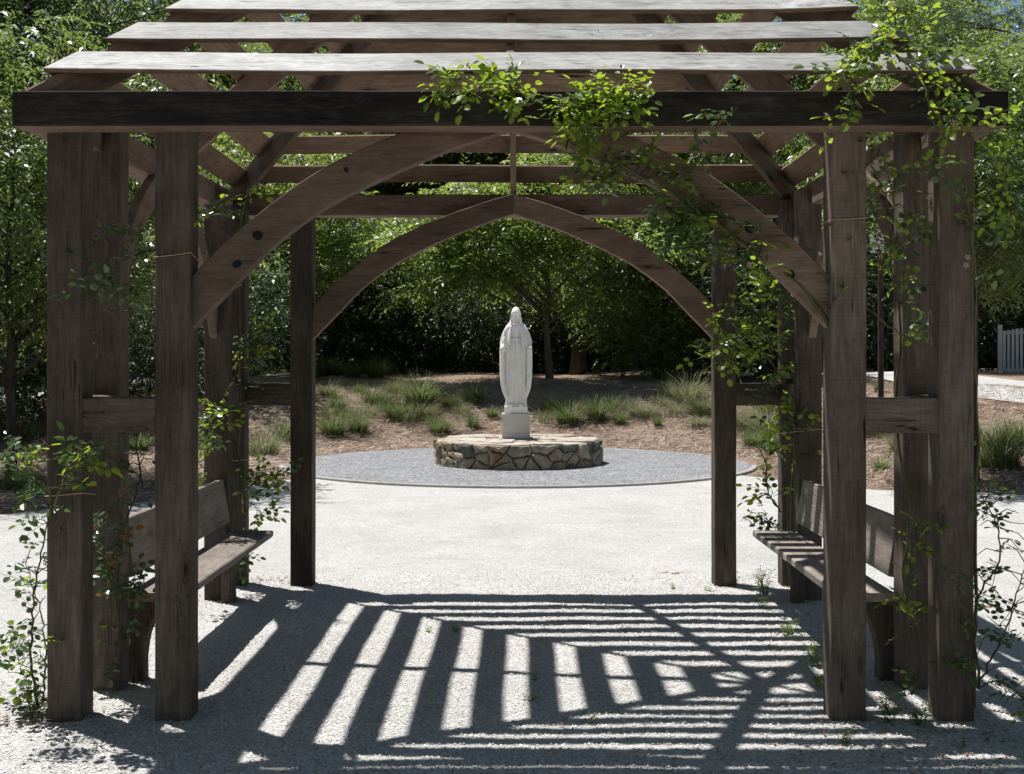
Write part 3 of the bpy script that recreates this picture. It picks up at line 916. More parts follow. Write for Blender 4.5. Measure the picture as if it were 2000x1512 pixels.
# shoulder cape, two front halves
def cape(sg):
    def outer(t, z):
        th = t * sg
        a = np.interp(z, [.82, .9, 1.0, 1.08, 1.15, 1.2, 1.24], [.226, .236, .224, .200, .168, .132, .085])
        a = a * (1.0 if t > 0.9 else 1.0)
        b = np.interp(z, [.82, .95, 1.08, 1.2, 1.24], [.168, .168, .142, .105, .075])
        f = 0.010 * math.cos(t * 13 + (1.2 - z) * 5) * min(1, max(0, (1.85 - t) / 0.5)) + 0.004 * math.cos(t * 23)
        return ((a + f) * math.sin(th), -(b + f) * math.cos(th), z)
    def zr(t):
        lo_ = 0.865 + 0.17 * max(0, (0.62 - t) / 0.42) ** 1.2 + 0.075 * min(1, max(0, (t - 0.62) / 0.9))
        return (lo_, 1.24)
    return shell(list(np.linspace(0.36, 2.2, 60)), zr, outer, 0.022, 40)
S_.append(cape(1)); S_.append(cape(-1))
# upper chest, neck, head
S_.append(ellipsoid((0, -0.01, 1.16), (0.13, 0.095, 0.09)))
S_.append(tube([(0, -0.005, 1.18), (0, -0.018, 1.29)], [0.05, 0.042], 16))
S_.append(ellipsoid((0, -0.012, 1.335), (0.052, 0.06, 0.092)))
S_.append(ellipsoid((0, -0.048, 1.262), (0.020, 0.018, 0.016)))                      # chin
S_.append(tube([(0, -0.068, 1.355), (0, -0.081, 1.318), (0, -0.070, 1.312)], [0.006, 0.010, 0.006], 8))  # nose
S_.append(ellipsoid((0, -0.066, 1.292), (0.016, 0.008, 0.005)))                      # lips
S_.append(ellipsoid((0, -0.062, 1.366), (0.040, 0.012, 0.008)))                      # brow
# veil: cap over the crown plus a shell down to the shoulders
S_.append(ringstack([1.378, 1.392, 1.41, 1.43, 1.45, 1.466, 1.477, 1.483],
                    lambda th, z: (np.interp(z, [1.378, 1.41, 1.44, 1.466, 1.483], [.071, .068, .058, .039, .01]) * math.sin(th),
                                   0.004 - np.interp(z, [1.378, 1.41, 1.44, 1.466, 1.483], [.092, .088, .076, .05, .012]) * math.cos(th), z), 40))
def veil(th, z):
    a = np.interp(z, [1.18, 1.22, 1.26, 1.30, 1.34, 1.40], [.150, .118, .094, .082, .075, .070])
    b = np.interp(z, [1.18, 1.22, 1.28, 1.40], [.12, .10, .09, .092])
    f = 0.003 * math.cos(th * 16)
    return ((a + f) * math.sin(th), 0.004 - (b + f) * math.cos(th), z)
S_.append(shell(list(np.linspace(0.60, 2 * math.pi - 0.60, 60)), lambda th: (1.18, 1.40), veil, 0.028, 30))
half_ = [(0.068, -0.065, 1.225), (0.067, -0.094, 1.29), (0.064, -0.108, 1.35), (0.047, -0.122, 1.392), (0, -0.128, 1.406)]
S_.append(tube(smooth_path(half_ + [(-p[0], p[1], p[2]) for p in half_[-2::-1]], 40), [0.0135] * 41, 10))
# collar roll
S_.append(ellipsoid((0, -0.062, 1.225), (0.075, 0.035, 0.014)))
# arms and hands
for sg in (-1, 1):
    S_.append(tube([(sg * 0.12, 0.0, 1.13), (sg * 0.175, -0.01, 0.98), (sg * 0.192, -0.08, 0.905), (sg * 0.197, -0.135, 0.87)], [0.05, 0.05, 0.042, 0.030], 14))
    S_.append(ellipsoid((sg * 0.203, -0.166, 0.845), (0.037, 0.025, 0.045)))
    for q, (fx, ln) in enumerate(((-0.021, 0.055), (-0.007, 0.064), (0.007, 0.061), (0.02, 0.048))):
        x0 = sg * 0.203 + fx * 1.1
        S_.append(tube([(x0, -0.166, 0.82), (x0 + fx * 0.15, -0.172, 0.82 - ln * 0.55), (x0 + fx * 0.2, -0.166, 0.82 - ln)], [0.0098, 0.009, 0.007], 8))
    S_.append(tube([(sg * 0.172, -0.14, 0.855), (sg * 0.155, -0.155, 0.825), (sg * 0.156, -0.157, 0.805)], [0.010, 0.009, 0.007], 8))
    S_.append(ellipsoid((sg * 0.075, -0.135, 0.022), (0.036, 0.055, 0.024)))      # feet
# hem spreading over the base
S_.append(ringstack([0.0, 0.02, 0.045], lambda th, z: ((0.165 - z * 0.3 + 0.01 * math.cos(9 * th)) * math.sin(th), -(0.138 - z * 0.3 + 0.01 * math.cos(9 * th)) * math.cos(th), z), 80))
vs, fs = join(S_)
raw = mesh_obj('figure_raw', vs, fs, M['marble'])
bm = bmesh.new(); bm.from_mesh(raw.data); bmesh.ops.recalc_face_normals(bm, faces=bm.faces); bm.to_mesh(raw.data); bm.free()
md = raw.modifiers.new('remesh', 'REMESH'); md.mode = 'VOXEL'; md.voxel_size = 0.006; md.use_smooth_shade = True
sm = raw.modifiers.new('smooth', 'SMOOTH'); sm.iterations = 1; sm.factor = 0.4
bpy.context.view_layer.update()
dg = bpy.context.evaluated_depsgraph_get()
me = bpy.data.meshes.new_from_object(raw.evaluated_get(dg))
me.name = 'figure'
me.polygons.foreach_set('use_smooth', [True] * len(me.polygons))
fig = bpy.data.objects.new('figure', me); link(fig, ST); fig.location = (0, 0, 0.104)
if not me.materials: me.materials.append(M['marble'])
bpy.data.objects.remove(raw)

# ------------------------------------------------------------------ white gate and board far right
def gate(loc, rz):
    G = empty('gate', loc, rz); tag(G, 'pale slatted wooden gate at the end of the right-hand path', 'gate')
    for x in (-0.75, 0.75): block('gate_post', x - 0.06, x + 0.06, -0.06, 0.06, -0.1, 1.35, M['gate_paint'], G)
    for z in (0.12, 1.14): block('gate_rail', -0.685, 0.685, -0.025, 0.025, z - 0.05, z + 0.05, M['gate_paint'], G)
    n = 13
    for i in range(n):
        x = -0.64 + 1.28 * i / (n - 1)
        block('gate_slat', x - 0.038, x + 0.038, -0.046, -0.0265, 0.09 + 0.0, 1.18 + 0.09 * math.sin(math.pi * i / (n - 1)), M['gate_paint'], G, 0.004)
    block('latch', 0.5, 0.64, -0.075, -0.047, 0.2, 0.26, M['near_black'], G, 0.004)
p = W(1995, 745, 33); gate((p.x + 0.22, p.y, hz(p.x, p.y)), RAD(-14))
p = W(1722, 452, 24)
SG = empty('sign_board', (p.x, p.y, hz(p.x, p.y))); tag(SG, 'white board with teal stripe half hidden by leaves between the right posts', 'sign')
block('sign_panel', -0.22, 0.22, -0.015, 0.015, p.z - SG.location.z - 0.42, p.z - SG.location.z + 0.42, M['white_paint'], SG)
block('sign_stripe', 0.04, 0.13, -0.019, -0.0155, p.z - SG.location.z - 0.33, p.z - SG.location.z - 0.1, M['teal'], SG, 0.001)
block('sign_post', -0.05, 0.05, 0.0155, 0.10, -0.3, p.z - SG.location.z + 0.35, M['bark_dark'], SG)

# ------------------------------------------------------------------ foliage generators
def unit(v): return v / np.maximum(np.linalg.norm(v, axis=-1, keepdims=True), 1e-6)

def foliage(seed, boughs, n_twig, lpt, tl, ll, lw, droop=0.3, flat=0.5, shell=0.45, updir=0.0, spread=0.8):
    """leaf quads on twigs scattered through ellipsoidal boughs -> (n,4,3)"""
    rs = np.random.RandomState(seed)
    B = np.array(boughs, float)
    vol = (B[:, 3] * B[:, 4] * B[:, 5]) ** 0.75
    bi = rs.choice(len(B), n_twig, p=vol / vol.sum())
    dirs = unit(rs.normal(size=(n_twig, 3)))
    rad = shell + (1 - shell) * rs.rand(n_twig) ** 0.7
    start = B[bi, :3] + dirs * B[bi, 3:] * rad[:, None]
    t = dirs.copy(); t[:, 2] = t[:, 2] * (1 - flat) + updir
    t = unit(t + rs.normal(size=t.shape) * 0.35)
    L = tl * rs.uniform(0.6, 1.25, n_twig)
    s = (np.arange(lpt) + 0.5) / lpt
    pos = start[:, None, :] + t[:, None, :] * (s[None, :, None] * L[:, None, None])
    pos[:, :, 2] -= droop * (s[None, :] ** 2) * L[:, None]
    td = t[:, None, :] + np.array([0, 0, -1.0]) * (2 * droop * s[None, :, None])
    td = unit(np.broadcast_to(td, pos.shape).copy())
    up = np.array([0, 0, 1.0])
    side = unit(np.cross(td, up))
    sg = np.where(np.arange(lpt) % 2 == 0, 1.0, -1.0)[None, :, None]
    ld = unit(td * 0.65 + side * sg * spread + rs.normal(size=pos.shape) * 0.22 - up * 0.12)
    nr = unit(up + rs.normal(size=pos.shape) * 0.42 + td * 0.15)
    wd = unit(np.cross(ld, nr)); nr = np.cross(wd, ld)
    sz = rs.uniform(0.65, 1.2, pos.shape[:2])[:, :, None]
    a = pos; tip = pos + ld * ll * sz - up * ll * 0.12
    m = pos + ld * ll * sz * 0.45
    l = m + wd * lw * 0.5 * sz + nr * lw * 0.16; r = m - wd * lw * 0.5 * sz + nr * lw * 0.16
    return np.stack([a, l, tip, r], axis=2).reshape(-1, 4, 3)

def make_boughs(seed, c_, rad, k, size=0.42, flatz=0.55):
    R = random.Random(seed); out = []
    for i in range(k):
        z = 1 - 2 * (i + 0.5) / k; a = i * 2.399963 + R.uniform(-0.4, 0.4); q = math.sqrt(max(0, 1 - z * z))
        f = R.uniform(0.4, 0.92)
        s_ = size * R.uniform(0.75, 1.25)
        out.append((c_[0] + rad[0] * f * q * math.cos(a), c_[1] + rad[1] * f * q * math.sin(a), c_[2] + rad[2] * f * z,
                    rad[0] * s_, rad[1] * s_, rad[2] * s_ * flatz))
    return out

def limb_set(seed, base_h, top, boughs, r0, lean=(0, 0), sides=7, stems=1):
    R = random.Random(seed); parts = []
    for st in range(stems):
        off = Vector((R.uniform(-1, 1), R.uniform(-1, 1), 0)) * (0.0 if stems == 1 else r0 * 3)
        pts = [Vector((0, 0, -0.3)) + off * 0.3]
        n = 7
        for i in range(1, n + 1):
            f = i / n
            pts.append(Vector((lean[0] * f + R.uniform(-1, 1) * r0 * 0.6, lean[1] * f + R.uniform(-1, 1) * r0 * 0.6, top * f)) + off * (0.3 + 2.5 * f))
        rr = [r0 * 1.25] + [r0 * (1 - 0.78 * (i / n)) for i in range(1, n + 1)]
        parts.append(tube(pts, rr, 10))
        for bi, b in enumerate(boughs):
            if stems > 1 and bi % stems != st: continue
            tgt = Vector(b[:3])
            f = min(0.95, max(base_h / top, (tgt.z - 0.55 * math.hypot(tgt.x - lean[0], tgt.y - lean[1])) / top))
            k = f * n; i0 = min(n - 1, int(k)); p0 = pts[i0].lerp(pts[i0 + 1], k - i0)
            mid = p0.lerp(tgt, 0.5) + Vector((0, 0, 0.12 * (tgt - p0).length))
            rr0 = r0 * (1 - 0.75 * f) * 0.62
            path = smooth_path([p0, mid, tgt], 6)
            parts.append(tube(path, [rr0 * (1 - 0.8 * j / (len(path) - 1)) for j in range(len(path))], 6))
            for _ in range(2):
                e_ = tgt + Vector((R.uniform(-1, 1) * b[3], R.uniform(-1, 1) * b[4], R.uniform(-0.6, 0.8) * b[5])) * 0.8
                parts.append(tube([path[-3], path[-3].lerp(e_, 0.55) + Vector((0, 0, 0.05)), e_], [rr0 * 0.4, rr0 * 0.25, rr0 * 0.1], 5))
    return join(parts)

def plant(name, label, cat, loc, boughs, leafkw, leafmat, trunk=None, barkmat='bark', group=None, seed=0, rz=0.0):
    T = empty(name, loc, rz); tag(T, label, cat, group)
    if trunk:
        vs, fs = limb_set(seed + 5, boughs=boughs, **trunk)
        mesh_obj('trunk', vs, fs, M[barkmat], T, smooth=True)
    me = quads_mesh('crown', foliage(seed, boughs, **leafkw), M[leafmat])
    c_ = bpy.data.objects.new('crown', me); link(c_, T); c_['kind'] = 'stuff'
    return T
def dup(root, loc, rz, sc, label=None, group=None):
    r = root.copy(); COL.objects.link(r); r.location = loc; r.rotation_euler = (0, 0, rz); r.scale = (sc, sc, sc)
    if label: r['label'] = label
    if group: r['group'] = group
    for ch in root.children:
        c_ = ch.copy(); COL.objects.link(c_); c_.parent = r
    return r
def gp(px, d):
    x = CAM.x + (px - 1012.0) / FPX * d; y = CAM.y + d
    return Vector((x, y, hz(x, y)))

SPRAY = dict(lpt=12, tl=0.72, ll=0.135, lw=0.050, droop=0.30, flat=0.85, shell=0.25)
def kw(base, **k): q = dict(base); q.update(k); return q

# the small tree behind the statue
b = make_boughs(1, (-0.55, 0.35, 3.35), (2.75, 1.7, 2.25), 15, 0.27, 0.30)
b += [(-2.5, -.5, 2.75, .9, .5, .28), (-1.7, -.8, 2.3, .85, .5, .25), (-2.9, -.3, 2.0, .7, .5, .2), (-1.2, -.9, 3.1, .9, .5, .3), (-2.3, -.6, 3.5, .9, .5, .3), (-1.6, -.7, 4.1, .9, .5, .28), (-3.0, -.2, 3.1, .8, .5, .25), (-.6, -.9, 3.6, .9, .5, .28), (.6, -.8, 3.0, .9, .5, .28), (1.7, -.6, 2.9, .9, .5, .28), (-.4, -.8, 2.5, .8, .5, .25)]
plant('tree', 'slim-trunked tree with bright layered leaves directly behind the statue', 'tree', gp(1075, 27.3), b,
      kw(SPRAY, n_twig=2200), 'leaf_bright', dict(base_h=1.15, top=4.2, r0=0.085, lean=(-0.15, 0.05)), 'bark', seed=21)
# thick dark trunk just right of it
b = make_boughs(2, (1.2, 2.2, 7.2), (3.4, 2.2, 3.4), 26, 0.31, 0.55)
plant('tree', 'thick dark-barked tree right of the slim tree behind the statue', 'tree', gp(1126, 29.6), b,
      kw(SPRAY, n_twig=1500, ll=0.12, lw=0.05), 'leaf_mid', dict(base_h=3.4, top=8.5, r0=0.17), 'bark_dark', seed=22)
# forked tree seen left of the left rear posts
b = make_boughs(3, (0.3, 0.5, 3.9), (2.5, 1.8, 2.5), 26, 0.29, 0.34) + [(1.9, -.5, 2.5, .8, .5, .24), (2.4, -.2, 3.1, .8, .5, .26), (1.0, -.8, 2.2, .8, .5, .22)]
plant('tree', 'forked tree with feathery leaves behind the left rear posts of the pergola', 'tree', gp(500, 28.4), b,
      kw(SPRAY, n_twig=2000), 'leaf_bright', dict(base_h=1.3, top=4.6, r0=0.085, lean=(0.25, 0)), 'bark', seed=23)
b = make_boughs(15, (0, 0, 3.3), (2.2, 1.9, 1.7), 22, 0.30, 0.34) + [(-1.2, -1.3, 2.1, .8, .6, .22), (0.6, -1.5, 2.3, .8, .6, .22), (1.5, -1.2, 2.0, .7, .6, .2)]
plant('tree', 'small layered tree between the left inner rear post and the statue', 'tree', gp(686, 33.0), b,
      kw(SPRAY, n_twig=1900), 'leaf_mid', dict(base_h=1.1, top=4.0, r0=0.07), 'bark_dark', seed=36)
# near tree on the left edge
b = make_boughs(4, (0.0, 0, 3.5), (2.8, 2.5, 2.5), 36, 0.27, 0.5)
plant('tree', 'near tree with glossy drooping leaves at the left edge beside the pergola', 'tree', gp(20, 15.2), b,
      kw(SPRAY, n_twig=4200, tl=0.5, ll=0.095, lw=0.038, lpt=12, droop=0.5), 'leaf_mid', dict(base_h=0.8, top=4.2, r0=0.07), 'bark_dark', seed=24)
# near tree on the right edge
b = make_boughs(5, (0.25, 0, 4.05), (2.1, 2.1, 1.75), 26, 0.29, 0.55)
plant('tree', 'near tree with bright narrow leaves at the right edge beside the pergola', 'tree', gp(1905, 15.6), b,
      kw(SPRAY, n_twig=3600, tl=0.5, ll=0.095, lw=0.034, lpt=12, droop=0.5), 'leaf_mid', dict(base_h=1.5, top=4.7, r0=0.06), 'bark_dark', seed=25)
# tall dark tree filling the upper left
b = make_boughs(6, (0, 0, 8.2), (4.6, 3.2, 5.2), 34, 0.27, 0.55)
plant('tree', 'tall dark leafy tree filling the upper left corner', 'tree', gp(60, 31), b,
      kw(SPRAY, n_twig=2800, ll=0.11, lw=0.055, lpt=12), 'leaf_dark', dict(base_h=2.6, top=9.5, r0=0.17), 'bark_dark', seed=26)
# tree behind the left half of the roof
b = make_boughs(7, (0, 0, 7.0), (4.4, 3.2, 4.4), 30, 0.29, 0.38)
plant('tree', 'broad tree behind the left half of the pergola roof', 'tree', gp(500, 38), b,
      kw(SPRAY, n_twig=2700, ll=0.115, lw=0.05, lpt=12), 'leaf_mid', dict(base_h=2.4, top=7.6, r0=0.16), 'bark_dark', seed=27)
b = make_boughs(8, (0, 0, 5.2), (3.3, 3.0, 3.2), 26, 0.29, 0.34)
plant('tree', 'feathery tree behind the right half of the pergola roof', 'tree', gp(1335, 30.5), b,
      kw(SPRAY, n_twig=2500), 'leaf_mid', dict(base_h=2.2, top=6.4, r0=0.12), 'bark', seed=28)
# pale slender trees of the upper right corner
for i, (px, d, lab) in enumerate(((1745, 34, 'slender tree with thin pale trunk above the right end of the roof'),
                                  (1850, 36, 'slender sparse tree in the upper right corner left of the pine'))):
    b = make_boughs(9 + i, (0, 0, 9.0), (2.6, 2.4, 5.2), 18, 0.33, 0.45)
    plant('tree', lab, 'tree', gp(px, d), b, kw(SPRAY, n_twig=1500, ll=0.12, lw=0.06, lpt=10, droop=0.25), 'leaf_bright',
          dict(base_h=3.0, top=14.0, r0=0.13), 'bark', seed=29 + i)
# pine at the right edge
b = make_boughs(12, (0, 0, 7.4), (2.4, 2.4, 3.4), 22, 0.26, 0.45)
plant('tree', 'pine with long soft needles at the upper right edge', 'tree', gp(2075, 25), b,
      dict(n_twig=1300, lpt=30, tl=0.34, ll=0.20, lw=0.011, droop=0.1, flat=0.3, shell=0.2, updir=0.35, spread=0.75), 'needle',
      dict(base_h=3.0, top=10.5, r0=0.13), 'bark_dark', seed=33)

# evergreen shrubs massed under the trees
SH = dict(lpt=9, tl=0.34, ll=0.075, lw=0.045, droop=0.1, flat=0.2, shell=0.55, updir=0.15)
def shrub(label, px, d, rx, h, seed, mat='leaf_dark', n=2200, group=None):
    bs = [(0, 0, h * 0.5, rx, rx * 0.8, h * 0.52)] + make_boughs(seed, (0, 0, h * 0.52), (rx, rx * 0.8, h * 0.5), 12, 0.42, 0.8)
    return plant('shrub', label, 'shrub', gp(px, d), bs, kw(SH, n_twig=n), mat, dict(base_h=0.15, top=h * 0.7, r0=0.05, stems=3), 'bark_dark', group, seed)
s1 = shrub('fine-leaved evergreen shrub right of the thick dark trunk', 1280, 28.6, 2.1, 4.3, 41, 'leaf_mid', n=3600)
shrub('tall dark evergreen shrub behind the right rear posts', 1480, 27.8, 1.9, 3.9, 42, n=2600)
shrub('dark evergreen shrub behind the left shoulder of the statue', 880, 31.5, 2.2, 3.8, 43, n=2600)
shrub('dark evergreen shrub right of the forked tree on the left', 690, 31.0, 2.1, 3.6, 44, n=2400)
s5 = shrub('dark evergreen shrub behind the left side posts of the pergola', 380, 25.0, 2.2, 3.6, 45, n=2400)
shrub('multi-stemmed dark shrub at the left edge under the near tree', 40, 22.0, 2.0, 3.2, 46, n=2200)
shrub('dark evergreen shrub at the left edge behind the near tree', -40, 19.5, 2.0, 3.6, 48, n=2200)
shrub('dark evergreen shrub between the left front posts', 215, 21.5, 1.9, 3.3, 49, n=2200)
shrub('dark evergreen shrub beyond the side path at the right edge', 1810, 36, 2.4, 4.6, 50, n=2200)
shrub('evergreen shrub behind the right front posts left of the side path', 1715, 33.5, 2.2, 4.6, 47, 'leaf_dark', n=2400)
for i, (px, d, sc) in enumerate(((200, 30, 1.15), (1040, 35, 1.25), (1150, 34.5, 1.1), (560, 36, 1.2), (780, 36, 1.2), (1620, 36.5, 1.2), (1330, 35, 1.2),
                                 (1850, 41, 1.3), (2020, 40, 1.3), (-80, 27, 1.2), (450, 33, 1.2), (950, 36.5, 1.1))):
    dup(s5, gp(px, d), i * 1.3, sc, 'dark evergreen shrub in the shaded row at the foot of the wood', 'shrub row at the foot of the wood')
# trees of the wood behind
b = make_boughs(14, (0, 0, 8.5), (4.2, 4.0, 5.6), 36, 0.28, 0.55)
w1 = plant('tree', 'tall leafy tree in the wood behind the clearing', 'tree', gp(300, 40), b, kw(SPRAY, n_twig=2600, ll=0.17, lw=0.09, lpt=11), 'leaf_mid',
           dict(base_h=3.0, top=12, r0=0.2), 'bark_dark', 'trees of the wood behind the clearing', 51)
for i, (px, d, sc) in enumerate(((640, 41, 1.0), (880, 43, 1.05), (1180, 40, 1.05), (1450, 39, 1.0), (1680, 43, 1.0), (20, 38, 1.1), (-150, 32, 1.0),
                                 (1960, 46, 1.0), (2150, 36, 0.9), (450, 47, 1.2), (1050, 48, 1.2), (1330, 48, 1.15), (770, 48, 1.2))):
    dup(w1, gp(px, d), i * 2.1 + 0.5, sc)
for i, (x_, y_, sc) in enumerate(((-9, -15, 1.0), (-3, -17.5, 1.1), (4, -17, 1.05), (10, -14.5, 1.0), (-13, -8, 1.0), (14, -7, 1.0), (-15, 1, 1.0), (16, 2, 1.0))):  # out-of-view trees added to block sky light on the pergola front
    dup(w1, (x_, y_, 0), i * 1.7 + 0.2, sc * 1.3, 'unseen tall tree added around the camera to cut sky light', 'unseen trees added to shade the pergola front')
# far wood: one mass of foliage nobody could count
rs = np.random.RandomState(77)
n = 62000
th = rs.uniform(-0.75, 0.75, n); dd = rs.uniform(50, 62, n)
zz = 18 * rs.rand(n) ** 1.1; zz[n // 2:] *= 0.42
xx = CAM.x + dd * np.tan(th) * 0.9; yy = CAM.y + dd
keep = (zz < 12 + 3.5 * np.sin(xx * 0.35) + 1.5 * np.sin(xx * 1.1 + 2)) | (rs.rand(n) < 0.25)
P0 = np.stack([xx, yy, zz + 0.8], -1)[keep]; n = len(P0)
d1 = unit(rs.normal(size=(n, 3))); d2 = unit(np.cross(d1, rs.normal(size=(n, 3)))); sz = rs.uniform(0.25, 0.55, (n, 1))
V = np.stack([P0 - d1 * sz, P0 + d2 * sz * 0.5, P0 + d1 * sz, P0 - d2 * sz * 0.5], 1)
o = bpy.data.objects.new('far_wood', quads_mesh('far_wood', V, M['leaf_dark'])); link(o)
tag(o, 'dense far wood closing the view behind the trees', 'wood', kind='stuff')

# ------------------------------------------------------------------ grass clumps
def grass_mesh(name, seed, n, ln, rad, mat, arch=0.7):
    rs = np.random.RandomState(seed)
    az = rs.uniform(0, 2 * math.pi, n); r0 = rad * rs.rand(n) ** 0.6
    base = np.stack([r0 * np.cos(az), r0 * np.sin(az), np.zeros(n)], -1)
    out = np.stack([np.cos(az + rs.normal(size=n) * 0.5), np.sin(az + rs.normal(size=n) * 0.5), np.zeros(n)], -1)
    L = ln * rs.uniform(0.55, 1.15, n)[:, None]; tilt = rs.uniform(0.15, 0.95, n)[:, None]
    segs = 4; quads = []
    side = unit(np.cross(out, np.array([0, 0, 1.0])))
    prev = None
    for k in range(segs + 1):
        t = k / segs
        p = base + out * (L * tilt * (0.35 * t + arch * t * t)) + np.array([0, 0, 1.0]) * (L * (t - 0.82 * tilt * arch * t ** 2.2))
        w = 0.0065 * (1 - t * 0.92) + 0.0006
        a, b_ = p + side * w, p - side * w
        if prev is not None: quads.append(np.stack([prev[0], prev[1], b_, a], 1))
        prev = (a, b_)
    me = quads_mesh(name, np.concatenate(quads), mat)
    return me
GM = [grass_mesh('grass_clump', 1, 300, 0.72, 0.19, M['leaf_grass'], 0.9), grass_mesh('grass_clump', 2, 380, 0.86, 0.22, M['leaf_grass'], 0.95),
      grass_mesh('grass_clump', 3, 300, 0.74, 0.24, M['leaf_drygrass'], 1.0), grass_mesh('grass_clump', 4, 180, 0.5, 0.12, M['leaf_grass'], 0.6)]
GM.append(grass_mesh('grass_clump', 6, 150, 0.8, 0.34, M['leaf_drygrass'], 0.7)); GM.append(grass_mesh('grass_clump', 7, 170, 0.7, 0.34, M['leaf_grass'], 0.8))
def grass(px, py, variant, sc, label, group=None):
    # find the ground point seen at that pixel
    d = 12.0
    for _ in range(400):
        x = CAM.x + (px - 1012.0) / FPX * d
        if CAM.z + (702.0 - py) / FPX * d <= hz(x, CAM.y + d): break
        d += 0.1
    R = random.Random(int(px * 7 + py))
    o = bpy.data.objects.new('grass_clump', GM[variant]); link(o)
    o.location = (x, CAM.y + d, hz(x, CAM.y + d) - 0.01); o.rotation_euler = (0, 0, R.uniform(0, 6)); q = sc * R.uniform(0.7, 1.08); o.scale = (q * R.uniform(0.85, 1.25), q * R.uniform(0.85, 1.25), q * R.uniform(0.75, 1.0))
    return tag(o, label, 'grass clump', group)
grass(820, 790, 1, 1.15, 'tall upright grass clump on the bank left of the statue')
grass(770, 765, 0, 0.7, 'small grass clump at the crest behind the tall upright one')
grass(925, 785, 1, 0.85, 'dark grass clump on the bank just left of the statue', )
grass(880, 795, 0, 0.8, 'grass clump between the tall upright clump and the statue')
grass(925, 838, 3, 0.75, 'small green grass tuft beside the left end of the stone platform')
grass(962, 815, 3, 0.7, 'small grass tuft just left of the grey plinth')
LB = []
for px, py, v, sc in ((730, 790, 0, .9), (660, 800, 0, .9), (775, 818, 0, 1.1), (830, 815, 2, .9), (650, 850, 1, .95), (700, 845, 0, .9), (858, 845, 0, .9), (640, 775, 2, .8)):
    LB.append(grass(px, py, v, sc, 'x', 'grass clumps on the left bank'))
ORD = ['first', 'second', 'third', 'fourth', 'fifth', 'sixth', 'seventh', 'eighth', 'ninth', 'tenth', 'eleventh', 'twelfth']
LB.sort(key=lambda o: (o.location.x) / (o.location.y - CAM.y))
for i, o in enumerate(LB): o['label'] = ORD[i] + ' grass clump from the left of those scattered over the left bank'
grass(1110, 828, 1, 1.0, 'large fountain-shaped grass clump on the bank right of the plinth')
grass(1165, 822, 1, 0.95, 'fountain-shaped grass clump second from the plinth on the right')
grass(1210, 828, 3, 0.95, 'light green grass tuft right of the two fountain-shaped clumps')
RB = []
for px, py, v, sc in ((1075, 800, 0, .8), (1250, 815, 2, .8), (1285, 835, 3, .7), (1345, 790, 2, 1.1), (1385, 808, 2, 1.1), (1365, 835, 2, .8), (1300, 775, 0, .8)):
    RB.append(grass(px, py, v, sc, 'x', 'grass clumps on the right bank'))
RB.sort(key=lambda o: (o.location.x) / (o.location.y - CAM.y))
for i, o in enumerate(RB): o['label'] = ORD[i] + ' grass clump from the left of those scattered over the right bank'
RB2 = []
for px, py, v, sc in ((1460, 835, 2, 1.1), (1495, 850, 2, 1.2), (1470, 870, 0, 1.0), (1520, 880, 0, 1.0), (1500, 815, 0, 1.0)):
    RB2.append(grass(px, py, v, sc, 'x', 'grass clumps behind the right rear posts'))
RB2.sort(key=lambda o: (o.location.x) / (o.location.y - CAM.y))
for i, o in enumerate(RB2): o['label'] = ORD[i] + ' arching grass clump from the left behind the right rear posts'
grass(515, 890, 2, 1.25, 'pale arching grass clump between the left rear posts')
grass(560, 860, 0, 1.0, 'shaded grass clump beside the left inner rear post')
grass(1720, 920, 3, 0.8, 'small green grass tuft between the right front posts')
grass(1950, 915, 1, 1.1, 'broad grass clump right of the right outer front post')
grass(1985, 870, 1, 1.0, 'dark grass clump on the mulch at the right edge')
grass(1920, 870, 2, 1.1, 'pale grass clump close behind the right outer front post')
grass(1710, 850, 2, 0.9, 'pale grass clump behind the right front rail')
grass(1760, 880, 0, 0.8, 'grass clump behind the right side post')
grass(40, 960, 2, 1.0, 'pale grass clump on the mulch at the left edge')
grass(35, 862, 0, 0.9, 'shaded grass clump near the left edge below the side path')
grass(270, 880, 0, 0.9, 'shaded grass clump between the left front posts')
grass(1715, 765, 3, 0.7, 'grass tuft with pale seed heads behind the right front posts')
for i, (px, py) in enumerate(((620, 735), (655, 732), (690, 736), (735, 738), (760, 730))):
    grass(px, py, 1, 1.0, ORD[i] + ' tall shaded grass from the left below the shrubs on the crest', 'shaded grasses on the left crest')

WG = []
for px, py, v, sc in ((640, 815, 4, 1), (675, 820, 5, 1), (715, 812, 4, 1), (755, 798, 5, 1), (795, 825, 4, 1), (850, 778, 5, 1), (845, 830, 4, 1), (900, 812, 4, .9), (780, 770, 4, .9), (700, 768, 5, .9),
                      (1100, 795, 5, .9), (1140, 805, 4, .9), (1190, 800, 5, 1), (1225, 800, 4, .9), (1270, 818, 4, 1), (1320, 812, 4, 1), (1360, 775, 5, 1), (1365, 812, 5, 1), (1290, 795, 4, .9), (1060, 825, 4, .7)):
    WG.append(grass(px, py, v, sc * 0.72, 'x', 'wispy grasses scattered over the bank'))
WG.sort(key=lambda o: (o.location.x) / (o.location.y - CAM.y))
ORD2 = ORD + ['thirteenth', 'fourteenth', 'fifteenth', 'sixteenth', 'seventeenth', 'eighteenth', 'nineteenth', 'twentieth']
for i, o in enumerate(WG): o['label'] = ORD2[i] + ' thin wispy grass tuft from the left on the bank'
